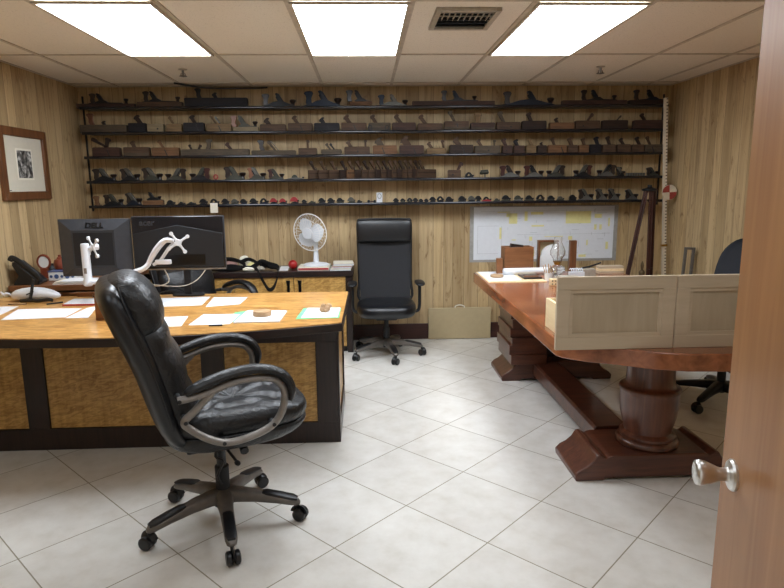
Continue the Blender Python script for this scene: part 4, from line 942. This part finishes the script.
# telephone
t = thing('desk_telephone', 'black office telephone tilted up on the side cabinet at the far left', 'telephone', (-2.43, 4.46, .8155), R(6))
t.scale = (.82, .82, .95)
rings = []
MB().prism([(-.11, 0), (.10, 0), (.105, .02), (.09, .035), (-.075, .175), (-.10, .175), (-.105, .15), (-.06, .07), (-.10, .02)][::-1], -.09, .09, 'Y').build('base', 'plastic', t, bevel=.006)
MB().box((.0, -.02, .115), (.16, .10, .006), ry=R(40)).build('keypad', 'gunD', t, bevel=.002)
MB().tube(smooth_path([(-.115, -.085, .185), (-.10, -.085, .205), (-.06, -.085, .19), (.0, -.085, .145), (.06, -.085, .095), (.10, -.085, .055), (.10, -.085, .03)], 4), .017, 10, flat=(1.3, .8), up=(0, 1, 0)).build('handset', 'plastic', t)
t = thing('porcelain_box', 'white porcelain box with blue flowers between the telephone and the monitor', 'box', (-2.255, 4.60, .8155))
MB().box((0, 0, .034), (.20, .09, .068)).build('body', 'glassw', t, bevel=.006)
for k in range(5): MB().cyl((-.078+k*.039, -.0465, .035), (-.078+k*.039, -.0452, .035), .017 if k % 2 else .011, n=10).build('flower', 'blue', t)
MB().box((0, 0, .071), (.205, .095, .006)).build('rim', 'blue', t, bevel=.001)
t = thing('small_mirror', 'small round framed ornament standing behind the porcelain box', 'ornament', (-2.46, 4.72, .8155))
MB().tube([(.046*math.cos(k*PI/10), 0, .125+.052*math.sin(k*PI/10)) for k in range(20)], .009, 8, closed=True, up=(0, 1, 0)).build('rim', 'rustc', t)
MB().cyl((0, .004, .125), (0, -.004, .125), .044, n=24).build('face', 'glassw', t)
MB().box((0, 0, .038), (.05, .03, .075)).build('stand', 'rustc', t)
t = thing('clay_teapot', 'small reddish brown pot standing behind the porcelain box', 'pot', (-2.345, 4.73, .8155))
MB().lathe([(.025, .06), (.04, .075), (.046, .11), (.038, .14), (.02, .15), (.02, .155), (.01, .165), (.012, .175), (.0, .18)], n=20).build('body', 'rustc', t)
MB().tube(smooth_path([(.04, 0, .10), (.06, 0, .115), (.07, 0, .14)], 3), .008, 8).build('spout', 'rustc', t)
MB().lathe([(.03, 0), (.03, .05), (.024, .062)], n=16).build('foot', 'rustc', t)
t = thing('white_cup', 'white lidded dish standing left of the monitor behind the porcelain box', 'dish', (-2.22, 4.74, .8155))
MB().lathe([(.03, 0), (.04, .01), (.045, .09), (.05, .12), (.0, .122)], n=20).build('bowl', 'glassw', t)
tag(MB().ell((-2.50, 4.90, .862), (.05, .05, .046), 14, 10).build('dark_bag', 'plasticM'), 'dark rounded object behind the telephone at far left', 'bag')

# ------------------------------------------------------------------ monitors
def monitor(label, cx, y, z0, w, h, brand, glossy):
    t = thing('computer_monitor', label, 'monitor', (cx, y, DZ))   # stands on a small foot at the desk's rear edge
    zc = z0+h/2-DZ
    MB().box((0, .008, zc), (w, .022, h)).build('bezel', 'screen', t, bevel=.003)
    MB().b2(-w/2+.012, w/2-.012, .0192, .0205, zc-h/2+.012, zc+h/2-.012).build('screen_glass', 'gloss', t)
    if not glossy:
        a, b = w/2-.004, h/2-.004; c, e = w*.30, h*.31
        m = MB().loft([[(-a, -.003, zc-b), (a, -.003, zc-b), (a, -.003, zc+b), (-a, -.003, zc+b)], [(-c, -.035, zc-e*1.12), (c, -.035, zc-e*1.12), (c, -.035, zc+e), (-c, -.035, zc+e)]])
        sh = m.build('back_shell', 'screen', t, smooth=False)
        MB().b2(-c+.012, c-.012, -.037, -.0351, zc-e*.98, zc+e*.86).build('recess_panel', 'screenP', sh)
        text_mesh('DELL', .052, .001, 'brand_lettering', 'logo', sh, (.01, -.0235, zc+h*.385), (R(65), 0, 0), .0018)
    else:
        a, b = w/2-.002, h/2-.002
        m = MB().prism([(-a, zc-b+.01), (a, zc-b+.01), (a, zc+b), (-a, zc+b)], -.012, -.0031, 'Y')
        sh = m.build('back_shell', 'gloss', t, bevel=.004)
        pts = [(-a+.008, zc-b+.02), (a-.008, zc-b+.02), (a-.008, zc+b-.11), (-.0, zc+b-.055), (-a+.008, zc+b-.11)]
        MB().prism(pts, -.020, -.0121, 'Y').build('raised_panel', 'screenP', sh, bevel=.003)
        MB().b2(-.06, .17, -.0225, -.0201, zc-b+.035, zc-b+.10).build('port_panel', 'logo', sh)
        MB().b2(-a, a, -.013, -.0032, zc-b-.001, zc-b+.009).build('silver_edge', 'steel', sh)
        text_mesh('acer', .055, .001, 'brand_lettering', 'screen', sh, (-a+.10, -.0128, zc+b-.040), (R(90), 0, 0), .0012)
    MB().prism([(-.022, .012), (.022, .012), (.022, zc), (-.022, zc)], .125, .142, 'Y').b2(-.03, .03, .021, .124, zc-.04, zc+.02).build('neck', 'plasticM', t)
    MB().prism([(x*.11, .13+yy*.042) for x, yy in [(math.cos(k*PI/10), math.sin(k*PI/10)) for k in range(20)]], .0, .012, 'Z').build('foot', 'plasticM', t, bevel=.003)
monitor('black flat monitor seen from behind with DELL lettering, the left of two on the desk', -1.757, 4.03, .925, .456, .372, 'DELL', False)
monitor('wide glossy black acer monitor seen from behind, the right of two on the desk', -1.222, 4.03, .957, .594, .352, 'acer', True)
# white twin monitor arm with empty mounting plates
t = thing('monitor_arm', 'white twin monitor arm with two empty cross-shaped mounting plates, standing on the desk', 'monitor arm', (-1.60, 3.93, DZ))
Z0 = DZ
MB().box((0, 0, .008), (.11, .09, .016)).build('clamp', 'white', t, bevel=.004)
MB().cyl((0, 0, .016), (0, 0, .18), .018, n=18).lathe([(.024, .10), (.028, .12), (.028, .185), (.020, .195), (.0, .196)], n=20).build('post', 'white', t)
MB().tube(smooth_path([(0, 0, .170), (-.06, -.03, .160), (-.125, -.04, .145), (-.175, -.02, .135)], 4), .017, 12, flat=(1.4, .8)).build('lower_arm', 'white', t)
MB().lathe([(.022, 0), (.030, .01), (.030, .035), (.025, .045), (.025, .26), (.023, .27), (.0, .272)], (-.175, -.02, .118), 24).build('upright_arm', 'white', t)
MB().b2(-.184, -.166, -.0465, -.044, .20, .235).build('arm_badge', 'gun', t)
MB().tube(smooth_path([(0, .0, .172), (.06, -.02, .188), (.13, -.02, .205), (.18, -.01, .225), (.21, 0, .255)], 4), .019, 12, flat=(1.3, .85)).build('lower_arm', 'white', t)
MB().tube(smooth_path([(.205, 0, .25), (.235, -.005, .30), (.275, -.01, .355), (.325, -.01, .40), (.375, 0, .395)], 4), [.017+.006*math.sin(PI*i/16) for i in range(17)], 12, flat=(1.2, .8)).build('spring_arm', 'white', t)
MB().tube(smooth_path([(.235, .0, .245), (.28, 0, .27), (.315, 0, .315), (.345, 0, .355), (.38, 0, .385)], 4), .011, 10).build('link_rod', 'white', t)
MB().box((.30, .0, .262), (.10, .03, .030)).build('cable_clip', 'white', t, bevel=.006)
MB().tube(smooth_path([(.30, 0, .22), (.33, -.01, .14), (.26, -.02, .11), (.14, -.02, .13), (.10, .02, .14)], 5), .004, 6).build('cable', 'ventm', t)
MB().tube(smooth_path([(.55, .05, .20), (.50, .02, .14), (.42, 0, .105), (.30, -.02, .11), (.2, -.02, .125), (.12, 0, .13)], 5), .003, 6).build('cable', 'ventm', t)
def vesa(c, rz, rot):
    m = MB(); mx = Matrix.Translation(c) @ Matrix.Rotation(rz, 4, 'Z') @ Matrix.Rotation(rot, 4, 'Y')
    sub = MB()
    for k in range(4):
        a = k*PI/2+PI/4; e = (.070*math.cos(a), 0, .070*math.sin(a))
        sub.tube([(0, 0, 0), (e[0]*.5, 0, e[2]*.5), e], [.016, .0075, .009], 10, flat=(.9, .5), up=(0, 1, 0))
        sub.cyl((e[0], .006, e[2]), (e[0], -.007, e[2]), .012, n=12)
    sub.cyl((0, .03, 0), (0, -.008, 0), .020, n=18)
    m.add(sub.v, sub.f, mx); return m
vesa((-.125, -.02, .365), R(-38), R(6)).build('mounting_plate', 'white', t)
MB().cyl((-.175, -.02, .35), (-.125, -.015, .365), .014, n=12).build('tilt_joint', 'white', t)
vesa((.405, -.01, .385), R(12), R(12)).build('mounting_plate', 'white', t)

# ------------------------------------------------------------------ things on the credenza (top z=.75)
CZ = .7502
t = thing('desk_fan', 'white desk fan with round wire guard standing on the sideboard', 'fan', (-.455, 5.515, CZ+.0305))
MB().lathe([(.115, 0), (.118, .008), (.10, .018), (.05, .026), (.03, .03)], n=36).build('base', 'white', t)
MB().tube([(0, 0, .025), (0, .01, .12), (0, .04, .27)], [.026, .021, .019], 14).build('neck', 'white', t)
MB().tube([(0, .02, .29), (0, .09, .297), (0, .12, .30)], [.05, .055, .035], 18).build('motor_housing', 'white', t)
hd = bpy.data.objects.new('fan_guard', None); COL.objects.link(hd); hd.parent = t; hd.location = (-.045, -.03, .30); hd.rotation_euler = (R(8), 0, R(-26))
RG = .168
m = MB()
for yv, rg in [(-.045, .05), (0, RG), (.04, .06), (-.036, .12)]:
    m.tube([(rg*math.cos(k*PI/20), yv, rg*math.sin(k*PI/20)) for k in range(40)], .005 if rg == RG else .0018, 6, closed=True, up=(0, 1, 0))
for k in range(30):
    a = k*PI/15; c_, s_ = math.cos(a), math.sin(a)
    m.tube([(.03*c_, -.048, .03*s_), (.12*c_, -.034, .12*s_), (RG*c_, 0, RG*s_), (.12*c_, .033, .12*s_), (.05*c_, .042, .05*s_)], .0012, 4)
m.build('wire_guard', 'wire', hd)
MB().cyl((0, -.052, 0), (0, -.044, 0), .050, n=28).build('centre_badge', 'white', hd)
m = MB()
for k in range(3):
    a0 = k*2*PI/3; ring = []
    for f in range(7):
        r_ = .02+.12*f/6; wd = .015+.065*math.sin(PI*min(1, .15+f/6*.8))
        ring.append([(r_*math.cos(a0)-v*wd*math.sin(a0), -.005+.016*v, r_*math.sin(a0)+v*wd*math.cos(a0)) for v in (-1, -.3, .4, 1)]+[(r_*math.cos(a0)-v*wd*math.sin(a0), -.002+.016*v, r_*math.sin(a0)+v*wd*math.cos(a0)) for v in (1, .4, -.3, -1)])
    m.loft(ring)
m.build('blades', 'white', hd)
t = thing('flat_box', 'flat pale cardboard box under the desk fan on the sideboard', 'box', (-.42, 5.51, CZ))
MB().box((0, 0, .0145), (.30, .27, .029)).build('carton', 'paper2', t, bevel=.002)
MB().box((0, -.1355, .014), (.29, .0015, .018)).build('side_label', 'redp', t)
for k, (z, m_, w, lb) in enumerate([(0, 'paper2', .27, 'bottom of three'), (.022, 'redp', .25, 'middle of three'), (.044, 'paper', .26, 'top one')]):
    t = thing('magazine_pile', 'thin magazine pile at the right end of the sideboard, %s' % lb, 'magazines', (-.225+.01*k, 5.46-.005*k, CZ+.03*0+z), R(3*k-2), 'stacked magazines on the sideboard')
    if k == 0: pass
    for j in range(3):
        MB().box((rr.uniform(-.004, .004), rr.uniform(-.004, .004), .0035+j*.007), (.0+w*.68, .21, .0062)).build('magazine', ['paper', m_, 'paper2'][j], t)
for o in bpy.data.objects:
    if o.name.startswith('flat_box'): o.location.x = -.47; 
    if o.name.startswith('flat_box'):
        for c in o.children: c.scale.x = .93
tag(MB().ell((-.665, 5.50, CZ+.042), (.042, .042, .042), 24, 16).build('red_ball', 'red'), 'small red ball on the sideboard left of the fan', 'ball')
# camera bag straps
t = thing('bag_strap', 'tangle of black webbing straps with yellow and pale cloth lying over the sideboard front', 'strap', (0, 0, CZ))
def strap(pts, w=.02, mat='fabric', nm='strap'):
    MB().tube(smooth_path(pts, 6), w, 8, flat=(.16, 1), up=(.15, -.5, .85)).build(nm, mat, t)
strap([(-1.43, 5.40, .040), (-1.36, 5.39, .028), (-1.28, 5.40, .020), (-1.18, 5.38, .024), (-1.08, 5.40, .03), (-1.0, 5.38, .028)], .026)
strap([(-1.40, 5.46, .025), (-1.33, 5.45, .08), (-1.24, 5.46, .105), (-1.15, 5.45, .09), (-1.08, 5.43, .055), (-1.10, 5.40, .035), (-1.2, 5.41, .045), (-1.3, 5.43, .03)], .022)
strap([(-1.12, 5.47, .075), (-1.06, 5.46, .10), (-1.0, 5.44, .085), (-.96, 5.43, .05)], .02)
strap([(-1.03, 5.43, .02), (-.98, 5.42, .055), (-.93, 5.42, .085), (-.86, 5.42, .06), (-.80, 5.40, .045), (-.77, 5.36, .03)], .024)
strap([(-1.0, 5.38, .035), (-.96, 5.34, .020), (-.935, 5.312, -.02), (-.90, 5.305, -.09), (-.86, 5.300, -.150), (-.82, 5.300, -.135), (-.785, 5.305, -.06), (-.775, 5.315, .0), (-.79, 5.345, .035), (-.86, 5.38, .04)], .022)
strap([(-.95, 5.46, .03), (-.90, 5.46, .045), (-.84, 5.45, .03)], .03)
def cloth(c, d, mat, nm, sd):
    q = random.Random(sd); m = MB().ell(c, d, 20, 10)
    m.v = [(x+q.uniform(-1, 1)*.006, y+q.uniform(-1, 1)*.006, max(.002, z+q.uniform(-1, 1)*.007)) for x, y, z in m.v]
    m.build(nm, mat, t, sub=1)
cloth((-1.24, 5.50, .045), (.085, .05, .05), 'redp2', 'cloth', 1)
cloth((-1.10, 5.52, .07), (.055, .04, .055), 'paper2', 'pale_cloth', 2)
cloth((-1.035, 5.49, .035), (.04, .03, .035), 'yellow', 'yellow_cloth', 3)
cloth((-1.04, 5.375, .020), (.055, .03, .020), 'paper2', 'grey_cloth', 4)
cloth((-.94, 5.39, .022), (.04, .03, .022), 'ventm', 'grey_cloth', 5)
sheet('paper_sheet', cw([(-.80, 5.70), (-.72, 5.70), (-.70, 5.40), (-.78, 5.40)]), CZ, 'paper', 'pale paper on the sideboard between the straps and the red ball', 'paper')

# ------------------------------------------------------------------ things on the long table (top z=.772)
TZ = .7722
sheet('board', cw([(.905, 4.93), (1.34, 4.93), (1.34, 4.40), (.905, 4.40)]), TZ, 'pine', 'thin pale board lying under papers at the far end of the long table', 'board', None, .006)
BZ = TZ+.0063
sheet('paper_sheet', cw([(.915, 4.92), (1.17, 4.92), (1.165, 4.46), (.915, 4.43)]), BZ, 'paper', 'white papers at the far left corner of the long table', 'paper', None, .003)
tag(MB().lathe([(.046, 0), (.05, .004), (.05, .016), (.046, .02), (0, .021)], (1.01, 4.62, BZ+.0033), 24).build('wooden_disc', 'cork'), 'round wooden disc lying on white papers on the long table', 'disc')
t = thing('wooden_box', 'upright brown wooden box with papers sticking out at the far end of the long table', 'box', (1.225, 4.86, BZ+.0))
t.location.z = BZ
m = MB().box((0, -.0655, .1075), (.235, .009, .215)).box((0, .0655, .1075), (.235, .009, .215)).box((-.113, 0, .1075), (.009, .122, .215)).box((.113, 0, .1075), (.009, .122, .215)).box((0, 0, .005), (.217, .122, .008))
m.build('body', 'boxw', t, bevel=.002)
MB().box((-.01, 0, .195), (.10, .05, .075), ry=R(8)).build('contents', 'wenge', t)
MB().box((.05, .02, .17), (.07, .03, .07)).build('contents', 'boxw', t)
o = MB().b2(1.048, 1.098, 4.80, 4.84, BZ+.0032, BZ+.125).build('wooden_block', 'boxw', bevel=.002)
tag(o, 'small upright brown wood block left of the brown box on the long table', 'block')
tag(MB().cyl((1.09, 4.745, BZ+.027), (1.50, 4.765, BZ+.027), .0265, n=20).build('rolled_drawing', 'paper'), 'white rolled-up drawing lying in front of the brown wooden box', 'roll')
t = thing('arched_frame', 'brown framed niche with white arch behind the oil lamp on the long table', 'frame', (1.49, 4.90, TZ))
m = MB().b2(-.085, -.070, -.02, .03, 0, .265).b2(.070, .085, -.02, .03, 0, .265).b2(-.07, .07, -.02, .03, .25, .265).b2(-.07, .07, -.02, .03, 0, .012).b2(-.07, .07, .024, .03, .012, .25)
m.build('frame', 'walnut', t, bevel=.002)
ar = [(-.069, .0125), (.069, .0125), (.069, .235)]+[(.069-.125*math.sin(k*PI/16), .235-.09*(1-math.cos(k*PI/16))) for k in range(1, 9)]+[(-.069, .13)]
MB().b2(-.0695, .0695, .016, .0235, .0125, .2495).build('back_card', 'tan', t)
MB().prism(ar[::-1], -.012, .0155, 'Y').build('white_arch', 'glassw', t)
tag(MB().b2(1.66, 1.715, 4.86, 4.90, TZ, TZ+.262).build('wooden_board', 'walnut', bevel=.003), 'upright brown board standing right of the oil lamp on the long table', 'board')
# oil lamp
t = thing('oil_lamp', 'clear glass oil lamp with chimney standing on the long table', 'lamp', (1.475, 4.60, TZ))
MB().lathe([(.062, 0), (.064, .006), (.055, .014), (.03, .022), (.028, .03), (.055, .045), (.062, .065), (.055, .085), (.024, .098), (.022, .102)], n=28).build('font', 'glass', t)
MB().lathe([(.022, .1025), (.026, .106), (.026, .118), (.034, .122), (.034, .128), (.02, .134)], n=20).build('burner', 'brass', t)
MB().lathe([(.032, .130), (.036, .150), (.056, .180), (.058, .205), (.046, .240), (.030, .275), (.030, .315), (.028, .315), (.028, .275), (.044, .24), (.0555, .205), (.0535, .181), (.034, .152), (.030, .131)], n=28).build('chimney', 'glass', t)
t = thing('pencil_cup', 'white cup of wooden sticks in front of the rolled drawing', 'cup', (1.345, 4.48, TZ+.0))
t.location = (1.37, 4.46, TZ)
MB().lathe([(.026, 0), (.030, .004), (.034, .05), (.035, .062), (.031, .062), (.029, .006), (0, .005)], n=24).build('cup', 'glassw', t)
for k, (a, b) in enumerate([(-.045, .01), (-.025, .02), (-.008, -.01), (.012, .012), (.03, 0), (.0, .025)]):
    MB().cyl((a*.3, b*.3, .01), (a, b, .115+.006*(k % 3)), .0035, n=6).build('stick', 'cork', t)
t = thing('game_block', 'small yellowish block with dark dots beside the drawer on the long table', 'block', (1.34, 4.24, TZ))
MB().box((0, 0, .025), (.06, .045, .05)).build('block', 'pine', t, bevel=.004)
m = MB()
for a in (-.017, .005, .02):
    for b in (.014, .036): m.cyl((a, -.0235, b), (a, -.0226, b), .005, n=8)
m.build('dots', 'logo', t)
t = thing('flat_tray', 'flat dark tray with metal parts lying behind the pencil cup', 'tray', (1.25, 4.62, BZ))
t.location = (1.262, 4.60, BZ)
MB().box((0, 0, .008), (.14, .20, .014), rz=0).build('tray', 'wenge', t, bevel=.003)
MB().box((.0, -.02, .020), (.10, .06, .008), rz=R(12)).build('metal_plate', 'gunD', t, bevel=.001)
MB().box((-.01, -.075, .019), (.11, .03, .006), rz=R(-4)).build('wood_strip', 'boxw', t)
t = thing('coil_spring', 'small white coil lying on the long table behind the left drawer', 'coil', (1.60, 4.52, TZ))
MB().tube([(-.05+.10*k/60, .012*math.cos(k*PI/5), .07+.012*math.sin(k*PI/5)) for k in range(61)], .004, 6).box((0, 0, .028), (.11, .05, .056)).build('coil', 'white', t)
t = thing('hand_tool', 'black hand tool lying over small boxes behind the left drawer on the table', 'tool', (1.72, 4.58, TZ))
MB().tube([(-.06, 0, .075), (0, 0, .085), (.09, 0, .115)], [.006, .008, .006], 8).build('shaft', 'plastic', t)
MB().box((-.02, 0, .035), (.12, .06, .07)).build('rest', 'ventm', t, bevel=.003)
t = thing('wood_strips', 'short stack of pale wood strips on the long table below the plan sheet', 'wood strips', (1.97, 4.80, TZ))
for k in range(3): MB().box((0, rr.uniform(-.01, .01), .01+k*.0205), (.20, .08, .02), rz=R(rr.uniform(-4, 4))).build('strip', 'pine' if k % 2 else 'maple', t, bevel=.001)
t = thing('clear_block', 'clear grey plastic block on the long table in front of the oil lamp', 'block', (1.50, 4.42, TZ))
MB().box((0, 0, .022), (.14, .07, .044)).build('block', 'ventm', t, bevel=.006)

# ------------------------------------------------------------------ right corner: tripod, levelling rod, metal frame, plumb bob
t = thing('survey_tripod', 'dark mahogany wooden tripod standing folded in the right rear corner', 'tripod', (2.56, 5.44, 0))
MB().lathe([(.05, 1.415), (.065, 1.42), (.065, 1.435), (.04, 1.44), (.02, 1.45), (.02, 1.47)], n=20).build('head', 'm_bk', t)
for (fx, fy, tx, ty) in [(-.31, -.10, -.035, -.01), (.045, -.02, .004, -.03), (.135, .12, .045, .01)]:
    w = Vector((fx-tx, fy-ty, -1.41)).normalized()
    lg = MB()
    for s in (-1, 1):
        lg.tube([(tx+s*.012, ty, 1.415), (fx*.55+tx*.45+s*.010, fy*.55+ty*.45, .64), ], .011, 8)
    lg.tube([(tx+(fx-tx)*.5, ty+(fy-ty)*.5, .71), (fx, fy, .03)], [.020, .013], 8)
    l = lg.build('leg', 'mahog', t)
    MB().cyl((fx, fy, .035), (fx, fy, .002), .012, .003, n=8).build('spike', 'steel', l)
t = thing('plumb_bob', 'small brass plumb bob hanging beside the tripod legs', 'plumb bob', (2.50, 5.36, .60))
MB().lathe([(.002, .0), (.012, .03), (.026, .07), (.028, .09), (.020, .105), (.010, .112), (.012, .13), (.015, .15), (.010, .175), (.004, .19)], n=16).build('bob', 'bronze', t)
MB().cyl((0, 0, .188), (.03, .05, .80), .0015, n=5).build('cord', 'cork', t)
t = thing('levelling_rod', 'tall white graduated surveying rod with dark ticks in the right rear corner', 'measuring rod', (2.825, 5.53, .002))
t.rotation_euler = (0, R(-3.3), 0)
MB().b2(-.0165, .0165, -.012, .012, 0, 2.235).build('rod', 'rodg', t, bevel=.001)
MB().b2(-.025, .025, -.016, .015, .905, .925).build('joint', 'brass', t)
tg = MB().cyl((0, -.016, 0), (0, -.022, 0), .068, n=36).build('target_disc', 'rodw', t); tg.location = (.035, 0, 1.40)
for k in (0, 2):
    pts = [(0, 0)]+[(.066*math.cos(k*PI/2+j*PI/16+PI/2), .066*math.sin(k*PI/2+j*PI/16+PI/2)) for j in range(9)]
    MB().prism(pts[::-1], -.0235, -.0221, 'Y').build('red_quadrant', 'rodred', tg)
t = thing('metal_frame', 'narrow grey metal frame leaning on the right wall beside the tripod', 'frame', (2.745, 5.10, 0), R(0))
m = MB().b2(-.045, -.025, -.012, .012, 0, .94).b2(.025, .045, -.012, .012, 0, .94).b2(-.0249, .0249, -.012, .012, .92, .94).b2(-.0249, .0249, -.012, .012, 0, .02)
fr = m.build('frame', 'gunD', t, bevel=.002); fr.rotation_euler = (0, R(2.6), 0)

# ------------------------------------------------------------------ camera, world
cam = bpy.data.cameras.new('camera'); co = bpy.data.objects.new('camera', cam); COL.objects.link(co)
f, pitch, roll, yaw = 607.18, .1783, -.0101, .0421
cam.sensor_width = 36; cam.sensor_fit = 'HORIZONTAL'; cam.lens = f/784*36; cam.clip_start = .05
cy, sy = math.cos(yaw), math.sin(yaw)
fw0 = Vector((sy, cy, 0)); r0 = Vector((cy, -sy, 0)); u0 = Vector((0, 0, 1))
fw = fw0*math.cos(pitch)-u0*math.sin(pitch); u1 = u0*math.cos(pitch)+fw0*math.sin(pitch)
r2 = r0*math.cos(roll)+u1*math.sin(roll); u2 = u1*math.cos(roll)-r0*math.sin(roll)
mx = Matrix(((r2.x, u2.x, -fw.x, 0), (r2.y, u2.y, -fw.y, 0), (r2.z, u2.z, -fw.z, 1.496), (0, 0, 0, 1)))
co.matrix_world = mx
SC.camera = co
w = bpy.data.worlds.new('world'); SC.world = w; w.use_nodes = True
w.node_tree.nodes['Background'].inputs[0].default_value = (.9, .86, .8, 1); w.node_tree.nodes['Background'].inputs[1].default_value = .8
SC.view_settings.view_transform = 'Standard'; SC.view_settings.look = 'None'; SC.view_settings.gamma = 1; SC.view_settings.exposure = 0; SC.view_settings.use_curve_mapping = False
SC.cycles.max_bounces = 8
